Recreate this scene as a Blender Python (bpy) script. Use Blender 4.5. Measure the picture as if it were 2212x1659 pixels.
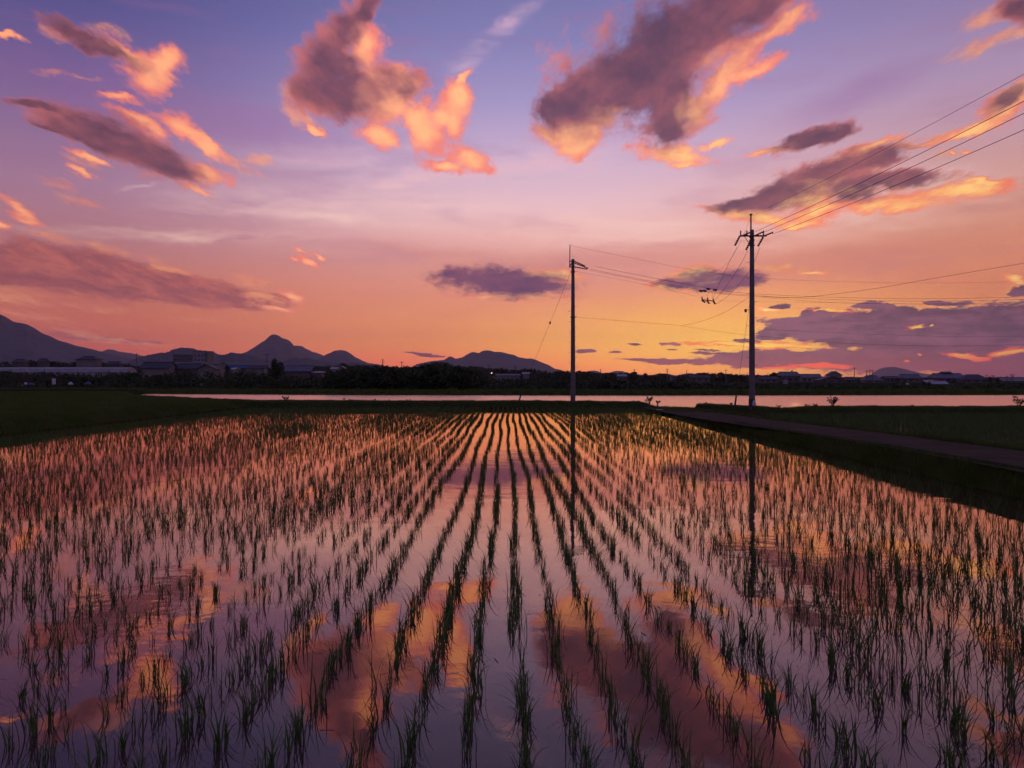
import bpy, bmesh, math, random
import numpy as np
from mathutils import Vector, Matrix

SC = bpy.context.scene
COL = SC.collection
for o in list(bpy.data.objects):
    bpy.data.objects.remove(o, do_unlink=True)
rng = np.random.default_rng(7)
random.seed(7)

# ------------------------------------------------------------------ camera
CAM_H = 2.2
FPX = 2912.0            # focal length in pixels of the 4032 wide photograph
HY = 1484.0             # row of the horizon
cam = bpy.data.cameras.new('camera')
cam.sensor_width = 36.0
cam.lens = 36.0 * FPX / 4032.0
cam.shift_y = -28.0 / 4032.0
cam.clip_start = 0.1
cam.clip_end = 40000.0
camo = bpy.data.objects.new('camera', cam)
camo.location = (0, 0, CAM_H)
camo.rotation_euler = (math.radians(90), 0, 0)
COL.objects.link(camo)
SC.camera = camo

SC.view_settings.view_transform = 'Standard'
SC.view_settings.look = 'None'
SC.view_settings.exposure = 0.0
SC.view_settings.gamma = 1.0
SC.render.engine = 'CYCLES'
SC.cycles.use_denoising = True
SC.cycles.use_adaptive_sampling = True
SC.cycles.adaptive_threshold = 0.02
SC.cycles.adaptive_min_samples = 12
SC.cycles.max_bounces = 5
SC.cycles.diffuse_bounces = 2
SC.cycles.glossy_bounces = 3
SC.cycles.volume_bounces = 0
SC.cycles.transparent_max_bounces = 8
SC.cycles.sample_clamp_indirect = 4.0


def P(px, py, D):
    """point at depth D seen at pixel px, py of the photograph"""
    return Vector(((px - 2016) / FPX * D, D, CAM_H + (HY - py) / FPX * D))


def lin(r, g, b):
    def f(c):
        c = c / 255.0
        return c / 12.92 if c <= 0.04045 else ((c + 0.055) / 1.055) ** 2.4
    return (f(r), f(g), f(b), 1.0)


# ------------------------------------------------------------------ sky
SUN_AZ, SUN_EL = math.radians(21.0), math.radians(1.2)     # behind the cloud bank, low on the right
world = bpy.data.worlds.new('World')
SC.world = world
world.use_nodes = True
wt = world.node_tree
wt.nodes.clear()
SKYTEX = 0.004
SKY_GAIN = 1.10
SKF = 1597.6            # focal length in the 2212 wide frame in which the clouds are charted


class G:
    """small helper to write node graphs"""
    def __init__(self, tree):
        self.t = tree

    def n(self, typ, **kw):
        nd = self.t.nodes.new(typ)
        for k, v in kw.items():
            setattr(nd, k, v)
        return nd

    def put(self, sock, v):
        if isinstance(v, bpy.types.NodeSocket):
            self.t.links.new(v, sock)
        elif v is not None:
            sock.default_value = v

    def m(self, op, a, b=None, c=None, clamp=False):
        nd = self.n('ShaderNodeMath', operation=op, use_clamp=clamp)
        for i, v in enumerate((a, b, c)):
            if v is not None:
                self.put(nd.inputs[i], v)
        return nd.outputs[0]

    def v(self, op, a, b=None, s=None):
        nd = self.n('ShaderNodeVectorMath', operation=op)
        self.put(nd.inputs[0], a)
        if b is not None:
            self.put(nd.inputs[1], b)
        if s is not None:
            self.put(nd.inputs['Scale'], s)
        return nd.outputs['Value'] if op in ('LENGTH', 'DOT_PRODUCT') else nd.outputs[0]

    def noise(self, vec, scale, detail=4, rough=0.55, w=None, color=False, dist=0.0):
        nd = self.n('ShaderNodeTexNoise')
        self.put(nd.inputs['Vector'], vec)
        nd.inputs['Scale'].default_value = scale
        nd.inputs['Detail'].default_value = detail
        nd.inputs['Roughness'].default_value = rough
        nd.inputs['Distortion'].default_value = dist
        return nd.outputs['Color' if color else 'Fac']

    def ramp(self, fac, stops, interp='LINEAR'):
        nd = self.n('ShaderNodeValToRGB')
        cr = nd.color_ramp
        cr.interpolation = interp
        while len(cr.elements) > 1:
            cr.elements.remove(cr.elements[-1])
        cr.elements[0].position = stops[0][0]
        cr.elements[0].color = stops[0][1]
        for p, c in stops[1:]:
            e = cr.elements.new(p)
            e.color = c
        self.put(nd.inputs[0], fac)
        return nd.outputs[0]

    def mix(self, f, a, b, blend='MIX'):
        nd = self.n('ShaderNodeMix', data_type='RGBA', blend_type=blend)
        nd.clamp_factor = True
        self.put(nd.inputs[0], f)
        self.put(nd.inputs[6], a)
        self.put(nd.inputs[7], b)
        return nd.outputs[2]

    def smooth(self, x, lo, hi):
        nd = self.n('ShaderNodeMapRange', interpolation_type='SMOOTHSTEP')
        self.put(nd.inputs[0], x)
        nd.inputs[1].default_value = lo
        nd.inputs[2].default_value = hi
        nd.inputs[3].default_value = 0
        nd.inputs[4].default_value = 1
        return nd.outputs[0]

    def xyz(self, x, y, z):
        nd = self.n('ShaderNodeCombineXYZ')
        for i, v in enumerate((x, y, z)):
            self.put(nd.inputs[i], v)
        return nd.outputs[0]


def azel(x, y):
    X, Z = (x - 1106.0) / SKF, (814.0 - y) / SKF
    return math.atan2(X, 1.0), math.atan2(Z, math.hypot(X, 1.0))


w = G(wt)
tc = w.n('ShaderNodeTexCoord')
dirv = tc.outputs['Generated']
sep = w.n('ShaderNodeSeparateXYZ')
wt.links.new(dirv, sep.inputs[0])
DX, DY, DZ = sep.outputs
az = w.m('ARCTAN2', DX, DY)
el = w.m('ARCSINE', DZ)
# coordinates on a flat cloud layer: features shrink and flatten towards the horizon
den = w.m('ADD', w.m('ABSOLUTE', DZ), 0.16)
lay = w.v('SCALE', dirv, s=w.m('DIVIDE', 1.0, den))
# warp of the cloud outlines, smaller near the horizon
wc = w.noise(lay, 1.9, 3.0, 0.55, color=True)
wc2 = w.noise(w.v('MULTIPLY', lay, (1.0, 0.5, 1.0)), 8.0, 5.0, 0.68, color=True)
wamp = w.m('MULTIPLY_ADD', w.m('MAXIMUM', el, 0.0), 0.100, 0.006)
warp = w.v('SCALE', w.v('SUBTRACT', wc, (0.5, 0.5, 0.5)), s=wamp)
warp2 = w.v('SCALE', w.v('SUBTRACT', wc2, (0.5, 0.5, 0.5)), s=w.m('MULTIPLY', wamp, 1.0))
pw = w.v('ADD', w.v('ADD', w.xyz(az, el, 0.0), warp), warp2)
nsep = w.n('ShaderNodeSeparateXYZ')
wt.links.new(pw, nsep.inputs[0])
PW = w.xyz(nsep.outputs[0], nsep.outputs[1], 0.0)

lstr = w.v('MULTIPLY', lay, (1.0, 0.42, 1.0))      # drawn out along the wind
fine = w.noise(lstr, 9.5, 8.0, 0.70)
bpos = w.v('ADD', w.v('MULTIPLY', lay, (1.0, 0.6, 1.0)), (3.1, 1.7, 0.4))
billow = w.noise(bpos, 3.4, 5.0, 0.6)
billow2 = w.noise(w.v('ADD', bpos, (0.035, 0.05, -0.03)), 3.4, 5.0, 0.6)
fineN = w.m('SUBTRACT', fine, 0.5)
billN = w.m('SUBTRACT', billow, 0.5)
tearN = w.m('SUBTRACT', w.noise(w.v('MULTIPLY', lay, (1.0, 0.5, 1.0)), 34.0, 5.0, 0.65), 0.5)
puffN = w.m('SUBTRACT', w.noise(w.v('MULTIPLY', w.xyz(az, el, 0.0), (1.0, 1.9, 1.0)), 42.0, 6.0, 0.62), 0.5)
emb = w.m('SUBTRACT', billow2, billow)


def field(blobs, k=0.25):
    """smooth minimum of the distances to a list of ellipses (x, y, rx, ry, turn)"""
    acc = None
    for (x, y, rx, ry, rot) in blobs:
        a0, e0 = azel(x, y)
        h = 2.0
        ax, ex = azel(x + h, y)
        ay, ey = azel(x, y + h)
        J = np.array([[(ax - a0) / h, (ay - a0) / h], [(ex - e0) / h, (ey - e0) / h]])
        t = math.radians(rot)
        A = J @ np.array([[math.cos(t), -math.sin(t)], [math.sin(t), math.cos(t)]]) @ np.diag([rx, ry])
        I = np.linalg.inv(A)
        dd = w.v('SUBTRACT', PW, (a0, e0, 0.0))
        uu = w.v('DOT_PRODUCT', dd, (float(I[0, 0]), float(I[0, 1]), 0.0))
        vv = w.v('DOT_PRODUCT', dd, (float(I[1, 0]), float(I[1, 1]), 0.0))
        ln = w.v('LENGTH', w.xyz(uu, vv, 0.0))
        if acc is None:
            acc = ln
        else:
            nd = w.n('ShaderNodeMath', operation='SMOOTH_MIN')
            wt.links.new(acc, nd.inputs[0])
            wt.links.new(ln, nd.inputs[1])
            nd.inputs[2].default_value = k
            acc = nd.outputs[0]
    return acc


# --- clear-sky colours: three vertical ramps (left, middle, right) blended by azimuth
def vramp(stops):
    f = w.m('DIVIDE', el, 0.8, clamp=True)
    out = []
    for y, c in sorted(stops, key=lambda s: -s[0]):
        e = (814 - y) / SKF if y > -900 else 0.8
        out.append((min(1, max(0, e / 0.8)), lin(*c)))
    return w.ramp(f, out)


SKY_L = vramp([(814, (196, 84, 70)), (770, (214, 98, 78)), (700, (220, 116, 90)), (620, (208, 122, 110)), (550, (190, 128, 136)),
               (460, (174, 128, 156)), (360, (148, 114, 156)), (260, (120, 98, 152)), (140, (86, 84, 144)), (20, (64, 70, 128)), (-300, (52, 58, 112))])
SKY_C = vramp([(814, (250, 106, 72)), (785, (254, 128, 78)), (745, (255, 156, 84)), (700, (254, 160, 102)), (640, (242, 154, 122)),
               (575, (228, 156, 144)), (515, (240, 180, 174)), (455, (236, 192, 198)), (360, (206, 176, 204)), (250, (164, 150, 196)), (130, (130, 126, 178)), (10, (108, 108, 160)), (-300, (70, 74, 130))])
SKY_R = vramp([(814, (170, 80, 84)), (770, (200, 96, 86)), (700, (234, 130, 94)), (620, (238, 146, 108)), (540, (230, 152, 126)),
               (460, (224, 164, 152)), (380, (208, 162, 174)), (280, (182, 152, 186)), (160, (150, 132, 178)), (10, (122, 112, 162)), (-300, (76, 74, 126))])
fl = w.smooth(az, azel(60, 700)[0], azel(1150, 700)[0])
fr = w.smooth(az, azel(1250, 700)[0], azel(2150, 700)[0])
sky = w.mix(fr, w.mix(fl, SKY_L, SKY_C), SKY_R)
# afterglow around the hidden sun
gl = w.n('ShaderNodeMapping', vector_type='TEXTURE')
wt.links.new(w.xyz(az, el, 0), gl.inputs['Vector'])
ga, ge = azel(1600, 738)
gl.inputs['Location'].default_value = (ga, ge, 0)
gl.inputs['Scale'].default_value = (0.42, 0.088, 1)
gd = w.v('LENGTH', gl.outputs[0])
gfac = w.m('POWER', w.m('SUBTRACT', 1.0, w.m('MINIMUM', gd, 1.0)), 1.25)
sky = w.mix(w.m('MULTIPLY', gfac, 0.95), sky, lin(255, 198, 74))
# high thin cirrus veils
cv = w.v('MULTIPLY', w.xyz(az, el, 0.0), (1.0, 5.5, 1.0))
cirr = w.noise(w.v('ADD', cv, w.v('SCALE', w.v('SUBTRACT', wc, (.5, .5, .5)), s=0.22)), 5.0, 6.0, 0.6)
cband = field([(800, 455, 520, 60, 3), (1350, 500, 620, 55, 2), (600, 440, 330, 34, -4), (700, 470, 200, 16, 6), (1060, 100, 170, 34, -38),
               (1900, 430, 420, 90, -4), (290, 400, 60, 9, -14), (400, 510, 460, 22, 2), (860, 390, 200, 22, -10), (1000, 350, 600, 60, 0)], 0.3)
ca = w.m('MULTIPLY', w.smooth(w.m('SUBTRACT', 1.05, cband), 0.0, 0.85), w.smooth(cirr, 0.36, 0.70))
sky = w.mix(w.m('MULTIPLY', ca, 0.86), sky, w.mix(w.smooth(el, 0.14, 0.34), lin(255, 210, 194), lin(222, 176, 198)))
soft = w.m('MULTIPLY', w.smooth(cirr, 0.50, 0.30), w.smooth(el, 0.02, 0.18))
sky = w.mix(w.m('MULTIPLY', soft, 0.22), sky, lin(160, 104, 146))
# soft mauve drifts over the middle and the right
md = field([(1260, 560, 560, 34, -2), (1800, 560, 460, 50, -8), (950, 545, 300, 20, 3), (560, 270, 420, 70, 10), (1850, 200, 300, 60, -20), (220, 200, 300, 120, 20)], 0.3)
sky = w.mix(w.m('MULTIPLY', w.smooth(w.m('SUBTRACT', 1.0, md), 0.0, 1.0), 0.36), sky, w.mix(w.smooth(el, 0.2, 0.3), lin(206, 122, 116), lin(150, 100, 158)))

# --- clouds
FAINT = [  # thin scattered puffs
    (130, 516, 70, 12, 14), (240, 542, 66, 12, 12), (300, 556, 46, 10, 14), (370, 584, 70, 9, 12), (532, 600, 44, 12, 8), (600, 655, 60, 16, 10), (560, 640, 60, 12, 12), (50, 642, 120, 16, 10), (170, 716, 130, 12, 14), (280, 738, 80, 8, 4),
    (120, 62, 60, 14, 12), (130, 138, 60, 8, 12), (210, 62, 60, 16, 20), (115, 392, 50, 9, 20), (178, 432, 46, 10, 18), (330, 372, 34, 6, 10),
    (515, 345, 66, 18, 34), (548, 332, 40, 12, 10), (655, 262, 62, 14, 28), (640, 200, 50, 20, 10),  (2140, 92, 90, 16, -22), (2135, 30, 70, 22, -20),
    (60, 640, 130, 22, 10), (170, 660, 90, 12, 8), (90, 690, 120, 14, 14), (1700, 583, 80, 8, 3), (885, 676, 54, 4, 2), (430, 690, 50, 5, 4), (2060, 330, 60, 12, -14), (1880, 316, 90, 16, -16), (1990, 300, 60, 10, -12),
    (700, 230, 40, 20, 0), (170, 350, 60, 12, 20), (1440, 622, 46, 8, 4), (1215, 600, 50, 16, 0),
]
LIT = [  # sunlit parts
    (312, 155, 52, 40, 20), (270, 112, 60, 16, 30), (246, 198, 46, 10, 12), (16, 66, 34, 9, 12),(340, 130, 26, 34, 20),
    (455, 372, 44, 20, 28), (190, 340, 46, 8, 22), (160, 366, 40, 8, 22), (420, 408, 42, 8, 20), (405, 275, 66, 22, 30), (452, 312, 52, 20, 30),
    (290, 250, 66, 13, 28), (45, 450, 52, 13, 32), (2, 484, 20, 12, 30),
    (595, 382, 0.1, 0.1, 0),
    (630, 640, 30, 12, 30), (604, 668, 34, 6, 10),
    
    (668, 566, 24, 6, 25), (662, 548, 20, 4, 22), (690, 555, 16, 3, 25), (640, 560, 14, 3, 20),
    (786, 96, 34, 52, 32), (770, 132, 36, 26, 0), (690, 284, 20, 8, 20), (840, 225, 56, 54, 0), (828, 292, 48, 26, 30),
    (1006, 178, 34, 9, -42), (992, 220, 32, 34, -30), (990, 262, 30, 50, 0), (925, 286, 46, 50, 0), (960, 250, 40, 30, 0), (1010, 336, 44, 26, 20), (962, 360, 50, 14, 6), (905, 250, 40, 40, 0),
    (1245, 280, 74, 36, -12), (1252, 314, 50, 22, -25), (1185, 288, 36, 12, 25), (1300, 250, 30, 20, 0),
    (1560, 178, 92, 26, -45), (1600, 168, 76, 15, -26), (1500, 236, 40, 30, -50), (1650, 82, 110, 20, -30), (1690, 50, 70, 16, -30), (1465, 332, 84, 22, 6), (1545, 308, 40, 12, -14), (1480, 352, 40, 10, 0),
    (1672, 312, 66, 8, -12), (1556, 448, 58, 9, 8), (1640, 467, 104, 14, 9), (1722, 483, 52, 9, -5), (1800, 448, 110, 19, -12), (1915, 445, 140, 17, -2), (2050, 422, 100, 15, -8), (2120, 398, 56, 8, -4),
    (1990, 312, 56, 8, -12), (1880, 316, 70, 12, -16), (1745, 402, 30, 12, 0), (1760, 430, 60, 20, -10),
    (2170, 236, 64, 28, -34), (2100, 282, 60, 10, -18), (2086, 329, 15, 5, 0), (2060, 330, 8, 4, 0), 
    (1205, 592, 50, 10, 2), (1110, 640, 110, 7, 0), (1508, 592, 56, 16, -10), (1440, 622, 40, 7, 4), (1760, 588, 30, 4, 0), (960, 604, 20, 4, 0), (520, 596, 0.1, 0.1, 0),
    (1660, 670, 30, 8, 0), (2200, 606, 30, 10, 20), (2190, 655, 60, 6, 0), (2060, 664, 60, 5, 0), (1790, 669, 72, 4, 2), (1920, 664, 40, 4, 0),
]
LIT = [b for b in LIT if b[2] > 1]
DARK = [  # shaded bodies
    (190, 84, 110, 15, 24), (75, 215, 60, 12, 10), (165, 246, 50, 18, 22), (120, 268, 56, 9, 20), (275, 308, 150, 36, 29), (360, 345, 100, 30, 28), (200, 300, 90, 20, 25), (150, 262, 60, 14, 20),
    (794, 14, 48, 24, -55), (744, 66, 56, 38, -52), (704, 130, 42, 52, 0), (690, 196, 62, 46, 10), (764, 206, 74, 50, 10), (850, 186, 62, 28, 12), (720, 150, 50, 30, 0),
    
    (1575, 26, 165, 66, -24), (1455, 98, 150, 92, -30), (1372, 160, 150, 88, -40), (1290, 196, 110, 60, -42), (1215, 234, 66, 42, -40), (1440, 220, 78, 76, 0), (1440, 280, 40, 44, 0), (1350, 210, 80, 50, 0),
    
    (1745, 288, 76, 16, -18), (1810, 276, 44, 18, -16),
    (1600, 436, 80, 14, -6), (1690, 420, 92, 30, -16), (1780, 376, 92, 34, -22), (1880, 350, 100, 24, -18), (1930, 396, 110, 20, -2), (1840, 412, 66, 22, 0),
    (2172, 216, 56, 18, -34), (2204, 6, 44, 34, 20),
    (1096, 607, 134, 29, 2), (1010, 600, 60, 12, 0), (1120, 622, 70, 18, 0), (1546, 606, 74, 24, 0), (1480, 614, 60, 10, 0), (1610, 604, 50, 12, 0),
]
PINK = [  # the long mauve band at the left and other veils
    (-40, 566, 160, 56, 10), (110, 576, 150, 54, 12), (240, 596, 160, 50, 12), (380, 620, 160, 36, 10), (500, 640, 120, 24, 8), (575, 650, 70, 18, 6), (220, 730, 120, 7, 4), (310, 738, 50, 5, 2),
]
BANK = [  # bank over the right horizon
    (1762, 682, 38, 17, 0), (1726, 694, 40, 10, 0), (1800, 712, 150, 26, 3), (1950, 700, 170, 34, 0), (2080, 700, 170, 36, 0), (2200, 690, 100, 40, 0), (2010, 742, 260, 26, 2), (1860, 722, 160, 24, 2),
    (1700, 716, 60, 12, 0), (1890, 657, 44, 8, 0), (2040, 653, 50, 5, 0), (2206, 626, 26, 14, 0), (1683, 664, 24, 5, 0), (1940, 672, 60, 14, 0), (1612, 736, 30, 5, 0), (1668, 725, 40, 9, 0),
    (1720, 776, 200, 20, 0), (1950, 778, 300, 26, 0), (2200, 780, 260, 40, 0), (1600, 770, 70, 8, 0), (1545, 764, 60, 4, 0),
    (1373, 745, 18, 3.2, 2), (1451, 743, 20, 3.2, 2), (1262, 759, 22, 4, 0), (1328, 763, 13, 2.2, 0), (1450, 756, 12, 1.8, 0), (1400, 778, 60, 3, 1), (1460, 782, 80, 5, 0), (920, 767, 40, 3, 4), (1530, 757, 30, 2, 0),
]
HOT = [  # gaps where the low sun burns through
    (1670, 745, 86, 8, 2), (1600, 743, 120, 4, 0), (1745, 748, 46, 3, 3), (1982, 707, 24, 4, 0), (2012, 706, 8, 3.5, -20), (2086, 773, 46, 5, 4), (2180, 762, 50, 7, -8), (1770, 790, 66, 6, 2),
    (1690, 795, 50, 3, 0), (1960, 781, 8, 2, 0), (1986, 768, 7, 2, 0), (1712, 700, 0.1, 0.1, 0), (1790, 670, 50, 2.6, 2),
]
HOT = [b for b in HOT if b[2] > 1]

nE = w.m('MULTIPLY_ADD', tearN, 0.9, w.m('MULTIPLY_ADD', fineN, 2.5, w.m('MULTIPLY', billN, 1.2)))
warmth = w.m('MULTIPLY', w.smooth(az, -0.25, 0.32), w.smooth(el, 0.45, 0.12))
litA = w.mix(warmth, lin(224, 118, 106), lin(240, 124, 88))
litB = w.mix(warmth, lin(255, 172, 120), lin(255, 206, 118))
ember = w.m('MULTIPLY', emb, 1.8)
namp = w.m('MULTIPLY_ADD', w.smooth(el, 0.10, 0.24), 0.42, 0.58)     # low clouds have smoother outlines


def part_of(blobs, box):
    """the ellipses that can reach into a part of the sky (x0, x1, y0, y1)"""
    out = []
    for (x, y, rx, ry, rot) in blobs:
        t = math.radians(rot)
        ex = 1.7 * math.hypot(rx * math.cos(t), ry * math.sin(t)) + 26
        ey = 1.7 * math.hypot(rx * math.sin(t), ry * math.cos(t)) + 18
        if x + ex > box[0] and x - ex < box[1] and y + ey > box[2] and y - ey < box[3]:
            out.append((x, y, rx, ry, rot))
    return out


# the air near the horizon is brighter before the haze of the plain dims it
skygain = w.m('ADD', w.m('MULTIPLY_ADD', gfac, 0.45, w.m('SUBTRACT', SKY_GAIN, w.m('MULTIPLY', w.smooth(w.m('ABSOLUTE', az), 0.22, 0.62), 0.16))), w.m('MULTIPLY', w.smooth(el, 0.10, 0.0), 0.35))


def cloud_background(box):
    def F(blobs, k):
        bl = part_of(blobs, box)
        return w.m('SUBTRACT', 1.0, field(bl, k)) if bl else None
    c = sky
    f = F(PINK, 0.30)
    if f is not None:
        a = w.smooth(w.m('ADD', w.m('MINIMUM', f, 0.9), w.m('MULTIPLY', nE, 0.5)), -0.12, 0.22)
        c = w.mix(w.m('MULTIPLY', a, 0.93), c, w.mix(w.smooth(nE, -0.5, 0.6), lin(148, 80, 90), lin(204, 110, 98)))
    f = F(FAINT, 0.20)
    if f is not None:
        a = w.smooth(w.m('ADD', w.m('MINIMUM', f, 0.5), w.m('MULTIPLY', nE, 1.25)), -0.30, 0.95)
        c = w.mix(w.m('MULTIPLY', a, 0.74), c, w.mix(w.smooth(fineN, -0.2, 0.25), litA, litB))
    fl_ = F(LIT, 0.40)
    fd_ = F(DARK, 0.60)
    if fl_ is not None or fd_ is not None:
        fl_ = fl_ if fl_ is not None else -3.0
        fd_ = fd_ if fd_ is not None else -3.0
        f = w.n('ShaderNodeMath', operation='SMOOTH_MAX')
        w.put(f.inputs[0], fl_)
        w.put(f.inputs[1], fd_)
        f.inputs[2].default_value = 0.45
        f = w.m('MINIMUM', f.outputs[0], 0.8)
        edge = w.m('ADD', f, w.m('MULTIPLY', w.m('MULTIPLY', nE, namp), w.m('SUBTRACT', 1.15, w.m('MULTIPLY', w.m('MAXIMUM', f, 0.0), 0.8))))
        fd_ = w.m('MINIMUM', fd_, 0.42)
        a = w.smooth(edge, -0.50, 0.36)
        # how deep a point lies in the shaded body
        away = 0.7 if isinstance(fl_, float) else w.m('MULTIPLY', w.smooth(fl_, -0.15, -1.0), 0.5)      # rims turned away from the sun stay dark
        dk_f = w.smooth(w.m('ADD', w.m('ADD', w.m('ADD', fd_, away), ember), w.m('MULTIPLY', nE, 0.36)), -0.80, 0.62)
        lc = w.mix(w.smooth(w.m('ADD', w.m('MULTIPLY', fineN, 1.2), w.m('ADD', w.m('MULTIPLY', ember, -1.3), w.m('MULTIPLY', f, 0.9))), -0.15, 0.85), litA, litB)
        dk = w.mix(w.smooth(w.m('ADD', w.m('ADD', w.m('MULTIPLY', nE, 0.35), w.m('MULTIPLY', ember, -0.8)), w.m('MULTIPLY', fd_, -0.9)), -0.80, 0.50), lin(86, 58, 82), lin(188, 104, 106))
        dk = w.mix(w.smooth(el, 0.24, 0.12), dk, w.mix(w.smooth(w.m('MULTIPLY', ember, -1.0), -0.3, 0.5), lin(82, 56, 98), lin(132, 78, 106)))
        lc = w.v('SCALE', lc, s=1.22)
        c = w.mix(w.m('MULTIPLY', a, 0.96), c, w.mix(dk_f, lc, dk))
    f = F(BANK, 0.20)
    if f is not None:
        be = w.m('ADD', w.m('MINIMUM', f, 0.9), w.m('MULTIPLY_ADD', puffN, 1.5, w.m('MULTIPLY', nE, 0.25)))
        rim = w.m('MULTIPLY', w.smooth(be, -0.42, -0.16), w.smooth(el, 0.02, 0.06))
        c = w.mix(w.m('MULTIPLY', rim, 0.55), c, lin(255, 172, 104))
        a = w.smooth(be, -0.22, 0.06)
        streak = w.noise(w.v('MULTIPLY', w.xyz(az, el, 0.0), (1.0, 7.0, 1.0)), 9.0, 5.0, 0.6)
        bk = w.mix(w.smooth(w.m('ADD', streak, w.m('MULTIPLY', puffN, 0.7)), 0.38, 0.62), lin(50, 42, 82), lin(112, 72, 104))
        bk = w.mix(w.smooth(el, 0.005, 0.050), lin(128, 66, 86), bk)
        c = w.mix(w.m('MULTIPLY', a, 0.94), c, bk)
    f = F(HOT, 0.10)
    if f is not None:
        a = w.smooth(w.m('ADD', w.m('MINIMUM', f, 0.8), w.m('MULTIPLY_ADD', puffN, 2.8, w.m('MULTIPLY', nE, 0.4))), -0.25, 0.35)
        c = w.mix(a, c, w.mix(w.m('MULTIPLY', w.smooth(w.m('ADD', f, puffN), 0.0, 0.6), w.smooth(el, 0.015, 0.035)), lin(246, 96, 62), lin(255, 206, 84)))
    b_ = w.n('ShaderNodeBackground')
    wt.links.new(c, b_.inputs['Color'])
    wt.links.new(skygain, b_.inputs['Strength'])
    return b_.outputs[0]


def mixs(f, a, b):
    nd = w.n('ShaderNodeMixShader')
    w.put(nd.inputs[0], f)
    wt.links.new(a, nd.inputs[1])
    wt.links.new(b, nd.inputs[2])
    return nd.outputs[0]


# the sky is split in four parts so that each only evaluates its own clouds
SX, SY1, SY2 = 1090.0, 545.0, 500.0
azs = w.m('GREATER_THAN', az, azel(SX, 400)[0])
lowL = w.m('LESS_THAN', el, azel(500, SY1)[1])
lowR = w.m('LESS_THAN', el, azel(1700, SY2)[1])
INF = 1e5
left = mixs(lowL, cloud_background((-INF, SX, -INF, SY1 + 60)), cloud_background((-INF, SX, SY1 - 60, INF)))
right = mixs(lowR, cloud_background((SX, INF, -INF, SY2 + 60)), cloud_background((SX, INF, SY2 - 60, INF)))
front = mixs(azs, left, right)
# sides and back of the sky dome, out of the view: plain dusk blue
bgb = w.n('ShaderNodeBackground')
wt.links.new(w.ramp(w.m('DIVIDE', el, 1.2, clamp=True), [(0.0, lin(150, 116, 150)), (0.3, lin(122, 110, 160)), (1.0, lin(84, 88, 140))]), bgb.inputs['Color'])
bgn_out = mixs(w.smooth(DY, 0.35, -0.1), front, bgb.outputs[0])
# a Sky Texture adds the faint natural airlight of the same low sun
st = w.n('ShaderNodeTexSky', sky_type='NISHITA')
st.sun_disc = False
st.sun_elevation = SUN_EL
st.sun_rotation = SUN_AZ
bg2 = w.n('ShaderNodeBackground')
wt.links.new(st.outputs[0], bg2.inputs['Color'])
bg2.inputs['Strength'].default_value = SKYTEX
addb = w.n('ShaderNodeAddShader')
wt.links.new(bgn_out, addb.inputs[0])
wt.links.new(bg2.outputs[0], addb.inputs[1])
wo = w.n('ShaderNodeOutputWorld')
wt.links.new(addb.outputs[0], wo.inputs['Surface'])
world.cycles.sampling_method = 'MANUAL'
world.cycles.sample_map_resolution = 256

sun = bpy.data.lights.new('sun', 'SUN')
sun.energy = 0.008
sun.angle = math.radians(0.5)
sun.color = (1.0, 0.55, 0.28)
suno = bpy.data.objects.new('sun', sun)
sd = Vector((math.sin(SUN_AZ) * math.cos(SUN_EL), math.cos(SUN_AZ) * math.cos(SUN_EL), math.sin(SUN_EL)))
suno.rotation_euler = sd.to_track_quat('Z', 'Y').to_euler()
suno.location = (30, 60, 40)
COL.objects.link(suno)


# ------------------------------------------------------------------ object helpers
def tag(o, label=None, cat=None, group=None, kind=None):
    if label:
        o['label'] = label
    if cat:
        o['category'] = cat
    if group:
        o['group'] = group
    if kind:
        o['kind'] = kind
    return o


def empty(name, loc, label, cat, group=None, rz=0.0):
    o = bpy.data.objects.new(name, None)
    o.location = loc
    o.rotation_euler = (0, 0, rz)
    o.empty_display_size = 0.3
    COL.objects.link(o)
    return tag(o, label, cat, group)


def mesh_np(name, verts, faces, mat, parent=None, smooth=False):
    """verts (n,3), faces (m,k) arrays -> one mesh object"""
    verts = np.asarray(verts, dtype=np.float32)
    faces = np.asarray(faces, dtype=np.int32)
    me = bpy.data.meshes.new(name)
    me.vertices.add(len(verts))
    me.vertices.foreach_set('co', verts.ravel())
    m_, k = faces.shape
    me.loops.add(m_ * k)
    me.loops.foreach_set('vertex_index', faces.ravel())
    me.polygons.add(m_)
    me.polygons.foreach_set('loop_start', np.arange(0, m_ * k, k, dtype=np.int32))
    if smooth:
        me.polygons.foreach_set('use_smooth', np.ones(m_, dtype=bool))
    me.update(calc_edges=True)
    me.materials.append(mat)
    o = bpy.data.objects.new(name, me)
    COL.objects.link(o)
    if parent is not None:
        o.parent = parent
    return o


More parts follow.
